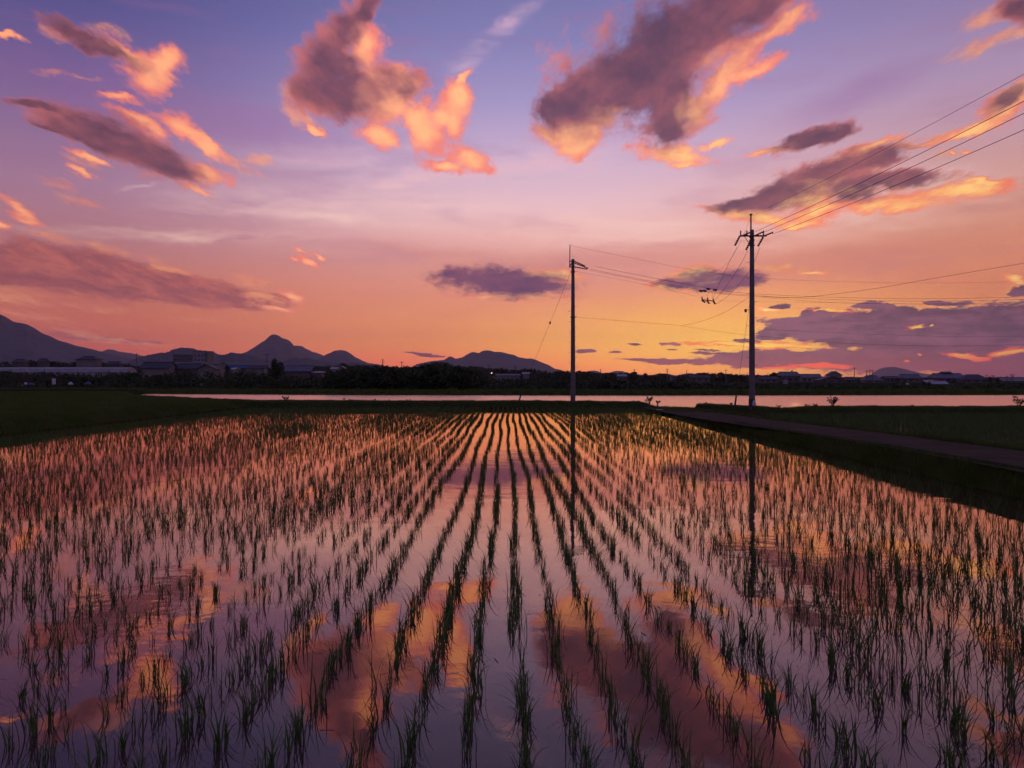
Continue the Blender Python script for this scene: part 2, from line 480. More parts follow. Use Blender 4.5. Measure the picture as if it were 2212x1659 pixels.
class MB:
    """collects boxes, tubes and lathes and links them as ONE mesh object"""
    def __init__(self):
        self.bm = bmesh.new()

    def box(self, cx, cy, cz, sx, sy, sz, rot=None, bevel=0.0):
        r = bmesh.ops.create_cube(self.bm, size=1.0)
        vs = r['verts']
        bmesh.ops.scale(self.bm, vec=(sx, sy, sz), verts=vs)
        if bevel > 0:
            es = list({e for v in vs for e in v.link_edges})
            rb = bmesh.ops.bevel(self.bm, geom=es, offset=bevel, segments=1, affect='EDGES')
            vs = list({v for f in rb['faces'] for v in f.verts} | {v for v in vs if v.is_valid})
        if rot is not None:
            bmesh.ops.transform(self.bm, matrix=rot.to_4x4(), verts=vs)
        bmesh.ops.translate(self.bm, vec=(cx, cy, cz), verts=vs)
        return self

    def tube(self, pts, radii, seg=8, cap=True):
        pts = [Vector(p) for p in pts]
        if not isinstance(radii, (list, tuple)):
            radii = [radii] * len(pts)
        rings = []
        ref = None
        for i, p in enumerate(pts):
            d = (pts[min(i + 1, len(pts) - 1)] - pts[max(i - 1, 0)]).normalized()
            if ref is None:
                ref = Vector((0, 0, 1)) if abs(d.z) < 0.9 else Vector((1, 0, 0))
            a = d.cross(ref).normalized()
            b = d.cross(a).normalized()
            ring = [self.bm.verts.new(p + (a * math.cos(2 * math.pi * j / seg) + b * math.sin(2 * math.pi * j / seg)) * radii[i]) for j in range(seg)]
            rings.append(ring)
        for r0, r1 in zip(rings, rings[1:]):
            for j in range(seg):
                self.bm.faces.new((r0[j], r0[(j + 1) % seg], r1[(j + 1) % seg], r1[j]))
        if cap:
            self.bm.faces.new(rings[0][::-1])
            self.bm.faces.new(rings[-1])
        return self

    def poly(self, pts, faces):
        vs = [self.bm.verts.new(p) for p in pts]
        for f in faces:
            self.bm.faces.new([vs[i] for i in f])
        return self

    def build(self, name, mat, parent=None, smooth=False):
        bmesh.ops.recalc_face_normals(self.bm, faces=self.bm.faces[:])
        me = bpy.data.meshes.new(name)
        self.bm.to_mesh(me)
        self.bm.free()
        if smooth:
            for p in me.polygons:
                p.use_smooth = True
        me.materials.append(mat)
        o = bpy.data.objects.new(name, me)
        COL.objects.link(o)
        if parent is not None:
            o.parent = parent
        return o


def copy_tree(o, parent=None):
    c_ = o.copy()
    COL.objects.link(c_)
    if parent is not None:
        c_.parent = parent
    for ch in list(o.children):
        copy_tree(ch, c_)
    return c_


# ------------------------------------------------------------------ materials
def mat(name, c1, c2=None, scale=3.0, rough=0.8, bump=0.0, bscale=None, metal=0.0, detail=5, spec=0.3):
    m_ = bpy.data.materials.new(name)
    m_.use_nodes = True
    nt = m_.node_tree
    g = G(nt)
    b = nt.nodes['Principled BSDF']
    b.inputs['Roughness'].default_value = rough
    b.inputs['Metallic'].default_value = metal
    b.inputs['Specular IOR Level'].default_value = spec
    t = g.n('ShaderNodeTexCoord')
    if c2 is not None:
        nz = g.noise(t.outputs['Object'], scale, detail, 0.6)
        g.put(b.inputs['Base Color'], g.mix(g.smooth(nz, 0.3, 0.7), tuple(c1) + (1,), tuple(c2) + (1,)))
    else:
        b.inputs['Base Color'].default_value = tuple(c1) + (1,)
    if bump > 0:
        bp = g.n('ShaderNodeBump')
        bp.inputs['Strength'].default_value = 1.0
        bp.inputs['Distance'].default_value = bump
        g.put(bp.inputs['Height'], g.noise(t.outputs['Object'], bscale or scale * 4, 6, 0.6))
        g.put(b.inputs['Normal'], bp.outputs[0])
    return m_


M = {}
M['rice'] = mat('rice_leaf', (0.050, 0.105, 0.014), (0.095, 0.145, 0.026), 2.0, 0.65)
M['grass'] = mat('grass_blade', (0.075, 0.120, 0.018), (0.120, 0.140, 0.034), 0.8, 0.8, spec=0.1)
M['drygrass'] = mat('dry_grass_blade', (0.10, 0.08, 0.045), (0.16, 0.13, 0.07), 1.5, 0.85)
M['ground'] = mat('earth', (0.030, 0.040, 0.014), (0.050, 0.052, 0.022), 0.25, 1.0, 0.04, 2.0, spec=0.0)
M['road'] = mat('farm_track', (0.058, 0.041, 0.028), (0.088, 0.064, 0.046), 1.3, 1.0, 0.015, 14.0, spec=0.05)
M['concrete'] = mat('pole_concrete', (0.12, 0.105, 0.10), (0.17, 0.15, 0.14), 2.5, 0.85, 0.003, 30)
M['steel'] = mat('dark_steel', (0.07, 0.065, 0.065), (0.12, 0.11, 0.11), 8, 0.6, metal=0.4)
M['porcelain'] = mat('insulator_grey', (0.10, 0.085, 0.08), (0.14, 0.12, 0.11), 6, 0.4)
M['wire'] = mat('wire_black', (0.045, 0.035, 0.035), (0.07, 0.055, 0.05), 4, 0.6)
M['guard'] = mat('guy_guard', (0.03, 0.03, 0.03), (0.06, 0.055, 0.05), 6, 0.7)
M['white'] = mat('white_sheet', (0.42, 0.42, 0.44), (0.55, 0.55, 0.56), 3, 0.6)
M['leaf'] = mat('tree_leaf', (0.030, 0.045, 0.014), (0.060, 0.075, 0.025), 0.5, 0.8)
M['bark'] = mat('bark', (0.06, 0.045, 0.035), (0.10, 0.08, 0.06), 3, 0.9)
M['hill'] = mat('wooded_hill', (0.085, 0.092, 0.090), (0.13, 0.135, 0.125), 0.02, 0.95, 4.0, 0.05)
M['rooft'] = mat('roof_tile', (0.11, 0.11, 0.125), (0.17, 0.17, 0.19), 1.2, 0.55, 0.02, 8)
M['roofd'] = mat('roof_dark', (0.055, 0.052, 0.058), (0.085, 0.08, 0.088), 1.2, 0.6, 0.02, 8)
M['roofm'] = mat('roof_metal', (0.28, 0.28, 0.31), (0.38, 0.38, 0.41), 0.8, 0.35)
M['wallp'] = mat('plaster_pale', (0.17, 0.15, 0.13), (0.24, 0.21, 0.18), 0.6, 0.85)
M['walld'] = mat('wall_dark', (0.10, 0.085, 0.075), (0.15, 0.125, 0.11), 0.6, 0.85)
M['wallw'] = mat('wall_white', (0.20, 0.19, 0.20), (0.27, 0.26, 0.27), 0.4, 0.8)
M['glass'] = mat('window_glass', (0.03, 0.035, 0.045), None, 1, 0.12, spec=0.6)
M['film'] = mat('greenhouse_film', (0.24, 0.22, 0.22), (0.34, 0.32, 0.32), 0.5, 0.5)
M['blue'] = mat('blue_sheet', (0.04, 0.07, 0.17), (0.07, 0.10, 0.22), 2, 0.6)


def water_mat(name, mud, rough, bumps, ior=1.33, gain=1.42, power=0.74, tint=(1.0, 0.76, 0.61, 1)):
    m_ = bpy.data.materials.new(name)
    m_.use_nodes = True
    nt = m_.node_tree
    nt.nodes.clear()
    g = G(nt)
    t = g.n('ShaderNodeTexCoord')
    h = None
    for (sx, sy, sc, det, amp) in bumps:
        nz = g.noise(g.v('MULTIPLY', t.outputs['Object'], (sx, sy, 1.0)), sc, det, 0.5)
        a = g.m('MULTIPLY', nz, amp)
        h = a if h is None else g.m('ADD', h, a)
    h = g.m('MULTIPLY', h, g.m('MULTIPLY_ADD', g.smooth(g.noise(t.outputs['Object'], 0.35, 3, 0.6), 0.45, 0.66), 2.2, 0.6))
    bp = g.n('ShaderNodeBump')
    bp.inputs['Strength'].default_value = 1.0
    bp.inputs['Distance'].default_value = 1.0
    g.put(bp.inputs['Height'], h)
    fr_ = g.n('ShaderNodeFresnel')
    fr_.inputs['IOR'].default_value = ior
    refl = g.m('MULTIPLY', g.m('POWER', fr_.outputs[0], power), gain, clamp=True)
    df = g.n('ShaderNodeBsdfDiffuse')
    mudn = g.noise(t.outputs['Object'], 0.7, 5, 0.6)
    g.put(df.inputs['Color'], g.mix(g.smooth(mudn, 0.3, 0.7), tuple(mud[0]) + (1,), tuple(mud[1]) + (1,)))
    gs = g.n('ShaderNodeBsdfGlossy')
    gs.inputs['Color'].default_value = tint
    gs.inputs['Roughness'].default_value = rough
    g.put(gs.inputs['Normal'], bp.outputs[0])
    mx = g.n('ShaderNodeMixShader')
    g.put(mx.inputs[0], refl)
    nt.links.new(df.outputs[0], mx.inputs[1])
    nt.links.new(gs.outputs[0], mx.inputs[2])
    out = g.n('ShaderNodeOutputMaterial')
    nt.links.new(mx.outputs[0], out.inputs['Surface'])
    return m_


M['paddy_water'] = water_mat('paddy_water', ((0.050, 0.034, 0.030), (0.070, 0.048, 0.040)), 0.015,
                             [(1, 1, 9.0, 3, 0.0005), (1, 2.0, 1.3, 2, 0.0014)])
M['river_water'] = water_mat('river_water', ((0.05, 0.04, 0.035), (0.06, 0.05, 0.04)), 0.27,
                             [(1, 1.5, 2.2, 3, 0.012)], gain=1.0, power=0.12, tint=(1.0, 0.80, 0.62, 1))

# ------------------------------------------------------------------ ground sheet
XL, XR, YF = -18.6, 9.0, 52.0        # shores of the near paddy


def sstep(x, a, b):
    t = np.clip((x - a) / (b - a), 0, 1)
    return t * t * (3 - 2 * t)


_ph = rng.uniform(0, 6.28, (10, 2))
_fr = rng.uniform(0.15, 1.6, (10, 2))


def bumps(x, y):
    s = np.zeros_like(x, dtype=float)
    for i in range(10):
        s = s + np.sin(x * _fr[i, 0] * 1.3 + _ph[i, 0]) * np.sin(y * _fr[i, 1] * 1.1 + _ph[i, 1])
    return s / 10.0


def road_z(y):
    return 0.45 - 0.33 * sstep(y, 14, 44)


def crest_y(x):      # crest line of the near river bank
    return np.interp(x, [-60, -36, -26, -20, -10, 0, 9, 12.5, 15.3, 16.2, 18, 60, 200], [96, 71, 62, 56.5, 55, 54.8, 53.5, 49.0, 42.6, 42.6, 44.5, 46, 50])


def far_y(x):
    return np.interp(x, [-200, -60, -20, 20, 100, 400], [112, 107, 98, 96, 101, 103])


def ground_h(x, y):
    x = np.asarray(x, float)
    y = np.asarray(y, float)
    b = bumps(x, y)
    # base land to the left, right, around
    left = 0.42 + 0.05 * b
    h = np.where(x < 0, left, 0.0)
    # right side: road level, then the neighbouring paddy bed
    rz = road_z(y)
    right = np.where(x < 12.35, rz, np.where(x < 12.9, rz + (0.05 - rz) * sstep(x, 12.35, 12.9), 0.05))
    right = right + np.where((x > 9.3) & (x < 9.8), 0.05 * b + 0.03, 0)
    # dike at the far end of the right paddy
    cy = crest_y(x)
    dike = (0.40 + 0.04 * b) * sstep(y, cy - 3.6, cy - 2.2)
    right = np.where(x > 12.3, np.maximum(right, dike), right)
    blend = sstep(x, XR, XR + 0.55)
    pad = -0.14
    h = np.where(x >= 0, pad + (right - pad) * blend, h)
    bl = sstep(-x, -XL, -XL + 1.7)
    hl = pad + (left - pad) * bl + 0.10 * np.clip(b, 0, 1) * bl * (1 - sstep(-x, 21, 24))
    h = np.where(x < 0, hl, h)
    # far end of the near paddy
    fe = sstep(y, YF, YF + 1.1)
    farz = 0.40 + 0.03 * b
    h = np.where((x > XL - 2) & (x < 14), h + (np.maximum(farz, h) - h) * fe, h)
    # river
    fy = far_y(x)
    down = sstep(y, cy, cy + 2.2)
    endl = sstep(x, -38 - (np.clip(y, 70, 140) - 75) * 0.45 - 2, -38 - (np.clip(y, 70, 140) - 75) * 0.45 + 1.0)
    up = 1 - sstep(y, fy - 0.5, fy + 3.0)
    bed = down * up * endl
    farland = 0.12 + 0.05 * b
    after = sstep(y, fy - 0.5, fy + 3.0)
    h = np.where(y > cy + 2.3, h * (1 - after) + farland * after, h)
    h = h * (1 - bed) + (-1.6) * bed
    low = sstep(y, fy + 6, fy + 30)
    h = h * (1 - low) + (-0.6) * low
    return h


xs = np.unique(np.round(np.concatenate([
    -np.geomspace(60, 16000, 34), np.arange(-60, -24, 1.5), np.arange(-24, -17.5, 0.2), np.arange(-17.5, 8.6, 1.2),
    np.arange(8.6, 13.4, 0.12), np.arange(13.4, 24, 0.5), np.arange(24, 60, 2.0), np.geomspace(60, 16000, 34)]), 3))
ys = np.unique(np.round(np.concatenate([
    -np.geomspace(8, 4000, 12), np.arange(-8, 38, 0.7), np.arange(38, 62, 0.22), np.arange(62, 92, 1.2), np.arange(92, 112, 0.5), np.arange(112, 170, 2), np.geomspace(170, 16000, 34)]), 3))
GX, GY = np.meshgrid(xs, ys)
GZ = ground_h(GX, GY)
nx, ny = len(xs), len(ys)
idx = np.arange(nx * ny).reshape(ny, nx)
fc = np.stack([idx[:-1, :-1].ravel(), idx[:-1, 1:].ravel(), idx[1:, 1:].ravel(), idx[1:, :-1].ravel()], 1)
tag(mesh_np('ground', np.stack([GX.ravel(), GY.ravel(), GZ.ravel()], 1), fc, M['ground'], smooth=True), kind='structure')


def sheet(name, x0, x1, y0, y1, z, m_, kind='structure'):
    o = mesh_np(name, [(x0, y0, z), (x1, y0, z), (x1, y1, z), (x0, y1, z)], [(0, 1, 2, 3)], m_)
    tag(o, kind=kind)
    return o


sheet('paddy_water', XL - 1.2, XR + 0.6, -6, YF + 0.7, 0.0, M['paddy_water'])
sheet('river', -62, 420, 40, 118, -0.25, M['river_water'])
sheet('neighbour_paddy_water', 12.55, 130, -4, 43, 0.10, M['paddy_water'])

# road strip
ry = np.concatenate([np.arange(2, 40, 0.8), np.arange(40, 50.5, 0.35)])
rv, rf = [], []
for i, y in enumerate(ry):
    off = 0.10 * math.sin(y * 0.35)
    x0 = 9.36 - 0.50 * float(sstep(y, 20, 42)) + off * 0.4
    x1 = 12.12 - 0.9 * float(sstep(y, 36, 50)) + off * 0.3
    for j in range(5):
        x = x0 + (x1 - x0) * j / 4
        zz = float(ground_h(np.array([x]), np.array([y]))[0])
        rv.append((x, y, max(zz, float(road_z(y))) + 0.012 + (0.01 if j == 2 else 0)))
    if i:
        for j in range(4):
            a = (i - 1) * 5 + j
            rf.append((a, a + 1, a + 6, a + 5))
tag(mesh_np('farm_road', rv, rf, M['road'], smooth=True), kind='structure')


# ------------------------------------------------------------------ blades
def blade_template(r, n, hgt, spread, width, segs, droop, base=0.018):
    """a clump of curved leaf ribbons; returns verts, quads"""
    V, F = [], []
    for _ in range(n):
        a = r.uniform(0, 2 * math.pi)
        L = hgt * r.uniform(0.6, 1.12)
        lean = math.radians(abs(r.normal(0, spread)) + 3)
        dr = droop * r.uniform(0.1, 1.6)
        bx, by = r.normal(0, base, 2)
        wdir = a + math.pi / 2 + r.uniform(-0.6, 0.6)
        wx, wy = math.cos(wdir), math.sin(wdir)
        p = np.array([bx, by, -0.04])
        th = lean * 0.4
        i0 = len(V)
        for s in range(segs + 1):
            t = s / segs
            wd = width * r.uniform(0.9, 1.1) * (1 - t ** 2.2) * 0.5 * (0.55 + 1.1 * min(t * 3, 1) * 0.45) + 0.0003
            V.append((p[0] + wx * wd, p[1] + wy * wd, p[2]))
            V.append((p[0] - wx * wd, p[1] - wy * wd, p[2]))
            th = lean * (0.4 + 0.8 * t) + dr * t * t
            st_ = (L + 0.04) / segs
            p = p + np.array([math.cos(a) * math.sin(th), math.sin(a) * math.sin(th), math.cos(th)]) * st_
        for s in range(segs):
            k = i0 + 2 * s
            F.append((k, k + 1, k + 3, k + 2))
    return np.array(V, np.float32), np.array(F, np.int32)


def scatter(templates, pts, scl, rot, pick):
    """instances of templates at pts merged into one vertex / face array"""
    VV, FF, off = [], [], 0
    for k, (V, F) in enumerate(templates):
        m_ = pick == k
        if not m_.any():
            continue
        p, s, a = pts[m_], scl[m_], rot[m_]
        ca_, sa_ = np.cos(a), np.sin(a)
        x = V[None, :, 0] * ca_[:, None] - V[None, :, 1] * sa_[:, None]
        y = V[None, :, 0] * sa_[:, None] + V[None, :, 1] * ca_[:, None]
        z = np.broadcast_to(V[None, :, 2], x.shape)
        vv = np.stack([x * s[:, None] + p[:, 0:1], y * s[:, None] + p[:, 1:2], z * s[:, None] + p[:, 2:3]], 2).reshape(-1, 3)
        ff = (F[None] + (np.arange(len(p)) * len(V))[:, None, None]).reshape(-1, 4) + off
        VV.append(vv)
        FF.append(ff)
        off += len(vv)
    return np.concatenate(VV), np.concatenate(FF)


# rice rows: machine passes of ten rows, 0.305 m apart, with a slightly wider gap between passes
def rice_positions():
    out = []
    r = np.random.default_rng(11)
    for pas in range(-6, 4):
        for k in range(10):
            x0 = 2.2 - 3.3 * (1 - pas) + 0.24 + 0.3185 * k + r.normal(0, 0.010)
            weak = r.random()
            dens = 0.70 if weak < 0.07 else (0.88 if weak < 0.35 else 0.96)
            hrow = r.uniform(0.92, 1.08)
            ph1, ph2 = r.uniform(0, 6.28, 2)
            y = 2.6 + r.uniform(0, 0.2)
            while y < YF - 0.35:
                y += 0.172 * r.uniform(0.75, 1.25)
                if r.random() > dens:
                    continue
                wob = 0.035 * math.sin(y * 0.42 + ph1 + pas) + 0.03 * math.sin(y * 0.15 + pas * 2.0)
                x = x0 - 0.0078 * y + wob + r.normal(0, 0.022)
                if x < XL + 0.35 or x > XR - 0.25:
                    continue
                out.append((x, y, hrow))
    return np.array(out)


rp = rice_positions()
inview = (np.abs(rp[:, 0]) < rp[:, 1] * 0.72 + 0.6)
rp = rp[inview]
g1 = bumps(rp[:, 0] * 0.9 + 3, rp[:, 1] * 0.7)
hs = rp[:, 2] * (1.0 + 0.55 * g1) * rng.uniform(0.78, 1.18, len(rp))
hs = hs * np.interp(rp[:, 1], [6, 10], [1.0, 0.86])
thin = rng.random(len(rp)) < np.clip(0.06 - 0.5 * g1, 0, 0.30) * np.where(rp[:, 1] < 8, 0.4, 1.0) + np.where((rp[:, 1] > 8) & (np.abs(rp[:, 0]) > 1.5), np.interp(rp[:, 1], [14, 26], [0.10, 0.0]), 0.0)
rp, hs = rp[~thin], hs[~thin]
rz = np.zeros(len(rp))
pts = np.stack([rp[:, 0], rp[:, 1], rz], 1)
rotz = rng.uniform(0, 6.28, len(pts))

rt = np.random.default_rng(3)
near_t = [blade_template(rt, int(rt.integers(7, 20)), rt.uniform(0.21, 0.29), rt.uniform(12, 25), 0.0078, 6, 1.05, 0.018) for _ in range(24)]
mid_t = [blade_template(rt, int(rt.integers(7, 15)), rt.uniform(0.18, 0.25), rt.uniform(12, 23), 0.0080, 4, 0.7, 0.015) for _ in range(16)]
far_t = [blade_template(rt, int(rt.integers(7, 12)), rt.uniform(0.15, 0.21), rt.uniform(11, 20), 0.0116, 3, 0.6, 0.018) for _ in range(12)]

fov_ok = (np.abs(pts[:, 0]) < pts[:, 1] * 0.692 + 0.04) & (pts[:, 1] > 3.98)
order = np.argsort(np.where(fov_ok, pts[:, 1] + np.abs(pts[:, 0]) * 0.15, 1e9))
near_idx = order[:300]
mask_near = np.zeros(len(pts), bool)
mask_near[near_idx] = True
protos = []
for (V, F) in near_t:
    me_o = mesh_np('rice_plant', V, F, M['rice'])
    protos.append(me_o.data)
    bpy.data.objects.remove(me_o)
for i in near_idx:
    pk = int(rng.integers(0, len(protos)))
    o = bpy.data.objects.new('rice_plant', protos[pk])
    o.location = pts[i]
    o.rotation_euler = (rng.normal(0, 0.05), rng.normal(0, 0.05), rotz[i])
    s = float(hs[i])
    o.scale = (s, s, s)
    nb = len(near_t[pk][1]) / 6 * s
    look = 'bushy' if nb > 15 else ('thin' if nb < 10 else 'middling')
    fx_ = (pts[i][0] / pts[i][1] * FPX + 2016) / 4032
    side = ['far left', 'left of centre', 'in the centre', 'right of centre', 'far right'][min(4, max(0, int(fx_ * 5)))]
    near = 'at the bottom' if pts[i][1] < 4.4 else ('just above the bottom' if pts[i][1] < 4.9 else ('in the third band up' if pts[i][1] < 5.5 else 'in the fourth band up'))
    tag(o, f'{look} green rice clump {side} in the flooded field, {near}', 'rice plant', 'rice plants nearest the camera')
    COL.objects.link(o)
rest = ~mask_near
dj = pts[:, 1] + rng.uniform(-4, 4, len(pts))
m1 = rest & (dj < 13)
m2 = rest & (dj >= 13) & (dj < 26)
m3 = rest & (dj >= 26)
VV, FF = [], []
off = 0
for mm, tt in ((m1, near_t), (m2, mid_t), (m3, far_t)):
    v_, f_ = scatter(tt, pts[mm], hs[mm], rotz[mm], rng.integers(0, len(tt), mm.sum()))
    VV.append(v_)
    FF.append(f_ + off)
    off += len(v_)
tag(mesh_np('rice_rows', np.concatenate(VV), np.concatenate(FF), M['rice']), 'rows of young rice standing in the flooded paddy behind the nearest plants', 'rice field', kind='stuff')

# rice of the neighbouring paddy at the right
q = []
for x0 in np.arange(13.2, 46, 0.3):
    yy = np.arange(max(6, x0 / 0.72), 40.5, 0.17)
    yy = yy[rng.random(len(yy)) < 0.95]
    q.append(np.stack([x0 + rng.normal(0, 0.03, len(yy)) + yy * 0.01, yy, np.full(len(yy), 0.10)], 1))
q = np.concatenate(q)
q = q[q[:, 1] < crest_y(q[:, 0]) - 3.2]
v_, f_ = scatter(far_t, q, rng.uniform(0.9, 1.45, len(q)), rng.uniform(0, 6.28, len(q)), rng.integers(0, len(far_t), len(q)))
tag(mesh_np('neighbour_rice_rows', v_, f_, M['rice']), 'denser green rice rows in the paddy to the right of the track', 'rice field', kind='stuff')


# floating bubbles and bits of straw between the near plants
fr2 = np.random.default_rng(21)
nb_ = 700
fy_ = 3.9 + 12 * fr2.beta(1.0, 1.8, nb_)
fx2 = fr2.uniform(-0.7, 0.7, nb_) * fy_
pt_ = bumps(fx2 * 3.1, fy_ * 3.7) > 0.05
fx2, fy_ = fx2[pt_], fy_[pt_]
fv, ff = [], []
for x_, y_ in zip(fx2, fy_):
    a_, l_, w2 = fr2.uniform(0, 3.14), fr2.choice([0.004, 0.006, 0.02, 0.045], p=[0.45, 0.35, 0.12, 0.08]), fr2.uniform(0.0015, 0.004)
    ca, sa = math.cos(a_), math.sin(a_)
    k0 = len(fv)
    for (u, v_) in ((-l_, -w2), (l_, -w2), (l_, w2), (-l_, w2)):
        fv.append((x_ + u * ca - v_ * sa, y_ + u * sa + v_ * ca, 0.003))
    ff.append((k0, k0 + 1, k0 + 2, k0 + 3))
tag(mesh_np('floating_straw', fv, ff, M['drygrass']), 'bits of straw and foam floating on the near water', 'straw', kind='stuff')

# ------------------------------------------------------------------ grass on banks and fields
gt = np.random.default_rng(5)
tuft = [blade_template(gt, int(gt.integers(5, 9)), gt.uniform(0.13, 0.2), 22, 0.010, 3, 0.6, 0.05) for _ in range(12)]
tuft_far = [blade_template(gt, int(gt.integers(5, 8)), gt.uniform(0.16, 0.26), 20, 0.026, 2, 0.4, 0.09) for _ in range(10)]


def grass_patch(name, n, fx, tmpl, sc0, sc1, label, m_=None):
    x, y = fx(n)
    z = ground_h(x, y)
    k = (np.abs(x) < y * 0.74 + 1.5) & (z > 0.0 if 'river' not in name else z > -2)
    x, y, z = x[k], y[k], z[k]
    pp = np.stack([x, y, z], 1)
    g_ = 1 + 0.8 * bumps(x * 2.1, y * 1.9)
    v1, f1 = scatter(tmpl, pp, rng.uniform(sc0, sc1, len(pp)) * np.clip(g_, 0.35, 1.8), rng.uniform(0, 6.28, len(pp)), rng.integers(0, len(tmpl), len(pp)))
    return tag(mesh_np(name, v1, f1, m_ or M['grass']), label, 'grass', kind='stuff')


U = rng.uniform


def f_verge(n):
    y = 10 + 38 * rng.beta(1.0, 1.5, n)
    x = 9.02 + 0.42 * rng.beta(1.2, 1.6, n) - 0.5 * sstep(y, 20, 42) * U(0, 1, n)
    return x, y


def f_verge2(n):
    y = 14 + 30 * rng.beta(1.0, 1.4, n)
    return 12.05 + rng.gamma(1.6, 0.22, n) - 0.5 * sstep(y, 36, 50), y


def f_left_bank(n):
    y = 18 + 36 * rng.beta(1.0, 1.3, n)
    return -U(18.7, 22.5, n), y


def f_left_field(n):
    y = 26 + 62 * rng.beta(1.0, 1.3, n)
    x = -U(21.5, 64, n)
    return x, np.where(x > -42, np.minimum(y, crest_y(x) - 1.5 - 8 * U(0, 1, n)), y)


def f_far_bank(n):
    x = U(-22, 16, n)
    y = U(51.9, 56.2, n)
    return x, np.where(x > 9, np.maximum(y - 10 * U(0, 1, n), 41), y)


def f_right_dike(n):
    x = 12.6 + 60 * rng.beta(1, 1.6, n)
    return x, crest_y(x) - U(-0.7, 3.6, n)


grass_patch('verge_grass', 30000, f_verge, tuft, 0.30, 1.05, 'dark green grass on the verge between the paddy and the track')
grass_patch('track_edge_grass', 11000, f_verge2, tuft, 0.35, 0.9, 'low grass between the track and the right paddy')
grass_patch('left_bank_grass', 26000, f_left_bank, tuft_far, 0.5, 1.1, 'dark tufted grass on the bank along the left side of the paddy')
grass_patch('left_field_grass', 42000, f_left_field, tuft_far, 0.6, 1.0, 'even green crop in the raised field at the left')
grass_patch('end_bank_grass', 26000, f_far_bank, tuft_far, 0.25, 0.6, 'mown green grass on the low bank between the paddy and the river')
grass_patch('dike_grass', 24000, f_right_dike, tuft_far, 0.25, 0.6, 'green grass on the dike between the right paddy and the river')


def f_river_edge(n):
    x = U(-90, 130, n)
    return x, far_y(x) + 0.2 + rng.gamma(2.0, 1.2, n)


grass_patch('river_far_bank_reeds', 26000, f_river_edge, tuft_far, 1.0, 2.6, 'dark reeds and long grass along the far bank of the river')


# ------------------------------------------------------------------ hills and mountains
def vnoise(x, y, seed, sc):
    r = np.random.default_rng(seed)
    s = np.zeros_like(x, dtype=float)
    a = 1.0
    for o_ in range(5):
        for _ in range(3):
            th = r.uniform(0, 6.28)
            s = s + a * np.sin((x * math.cos(th) + y * math.sin(th)) * sc * (2 ** o_) + r.uniform(0, 6.28))
        a *= 0.5
    return s / 4.0


def ridge(name, prof, D, depth, base=-2.0, fuzz=0.0, seed=1, relief=0.06, nx_=260):
    px = np.array([p_[0] for p_ in prof], float)
    py = np.array([p_[1] for p_ in prof], float)
    xx = np.linspace(px[0], px[-1], nx_)
    # smooth interpolation of the skyline
    yy = np.interp(xx, px, py)
    k = np.array([1, 2, 3, 2, 1], float)
    k /= k.sum()
    yy = np.convolve(np.pad(yy, 2, mode='edge'), k, mode='valid')
    top = CAM_H + (HY - yy) / FPX * D - base
    X = (xx - 2016) / FPX * D
    ts = np.linspace(-1, 1, 41)
    V = np.zeros((41, nx_, 3))
    for i, t in enumerate(ts):
        cross = (1 - abs(t) ** 1.25)
        nz = vnoise(X, np.full_like(X, t * depth), seed, 14.0 / depth)
        hgt = top * cross * (1 + relief * 2.2 * nz * (abs(t) ** 0.6)) + 0.010 * np.max(top) * vnoise(X, np.full_like(X, t * depth), seed + 40, 90.0 / depth) * (cross > 0.05) + fuzz * rng.normal(0, 1, nx_) * (cross > 0.05)
        V[i, :, 0] = X * (1 + t * depth / D)
        V[i, :, 1] = D + t * depth
        V[i, :, 2] = base + hgt
    ii = np.arange(41 * nx_).reshape(41, nx_)
    F = np.stack([ii[:-1, :-1].ravel(), ii[:-1, 1:].ravel(), ii[1:, 1:].ravel(), ii[1:, :-1].ravel()], 1)
    tag(mesh_np(name, V.reshape(-1, 3), F, M['hill'], smooth=True), kind='structure')


ridge('mountain_left', [(-900, 1330), (-500, 1170), (-250, 1150), (0, 1236), (30, 1252), (55, 1267), (80, 1270), (100, 1272), (140, 1295), (180, 1318), (230, 1340), (300, 1362), (345, 1370), (400, 1385),
                        (430, 1394), (480, 1404), (540, 1420), (620, 1446), (700, 1484)], 3600, 900, seed=2)
ridge('mountain_far_left', [(300, 1480), (380, 1396), (400, 1384), (425, 1375), (450, 1378), (475, 1386), (500, 1388), (530, 1394), (565, 1402), (640, 1440), (760, 1480)], 6500, 1000, seed=3)
ridge('hill', [(430, 1480), (500, 1425), (560, 1402), (620, 1391), (655, 1388), (690, 1374), (712, 1369), (740, 1368), (770, 1375), (800, 1381), (830, 1384), (870, 1398), (890, 1396), (912, 1388),
               (935, 1391), (960, 1392), (990, 1400), (1020, 1408), (1060, 1419), (1130, 1436), (1200, 1450), (1280, 1480)], 1900, 420, fuzz=0.9, seed=4)
ridge('mountain_peak', [(840, 1480), (930, 1400), (952, 1392), (975, 1383), (1000, 1368), (1020, 1354), (1044, 1340), (1056, 1328), (1068, 1319), (1080, 1316), (1092, 1319), (1110, 1330), (1132, 1338), (1148, 1347),
                        (1156, 1360), (1166, 1376), (1190, 1398), (1220, 1420), (1290, 1460), (1340, 1482)], 4600, 700, seed=5)
ridge('mountain_shoulder', [(1080, 1480), (1150, 1362), (1170, 1360), (1188, 1362), (1208, 1374), (1232, 1386), (1250, 1390), (1268, 1398), (1290, 1412), (1330, 1440), (1380, 1482)], 6200, 700, seed=6)
ridge('mountain_round', [(1160, 1480), (1230, 1420), (1272, 1402), (1295, 1391), (1320, 1380), (1345, 1378), (1362, 1382), (1378, 1390), (1395, 1404), (1425, 1419), (1450, 1429), (1490, 1434), (1530, 1452), (1570, 1482)], 5000, 600, seed=7)
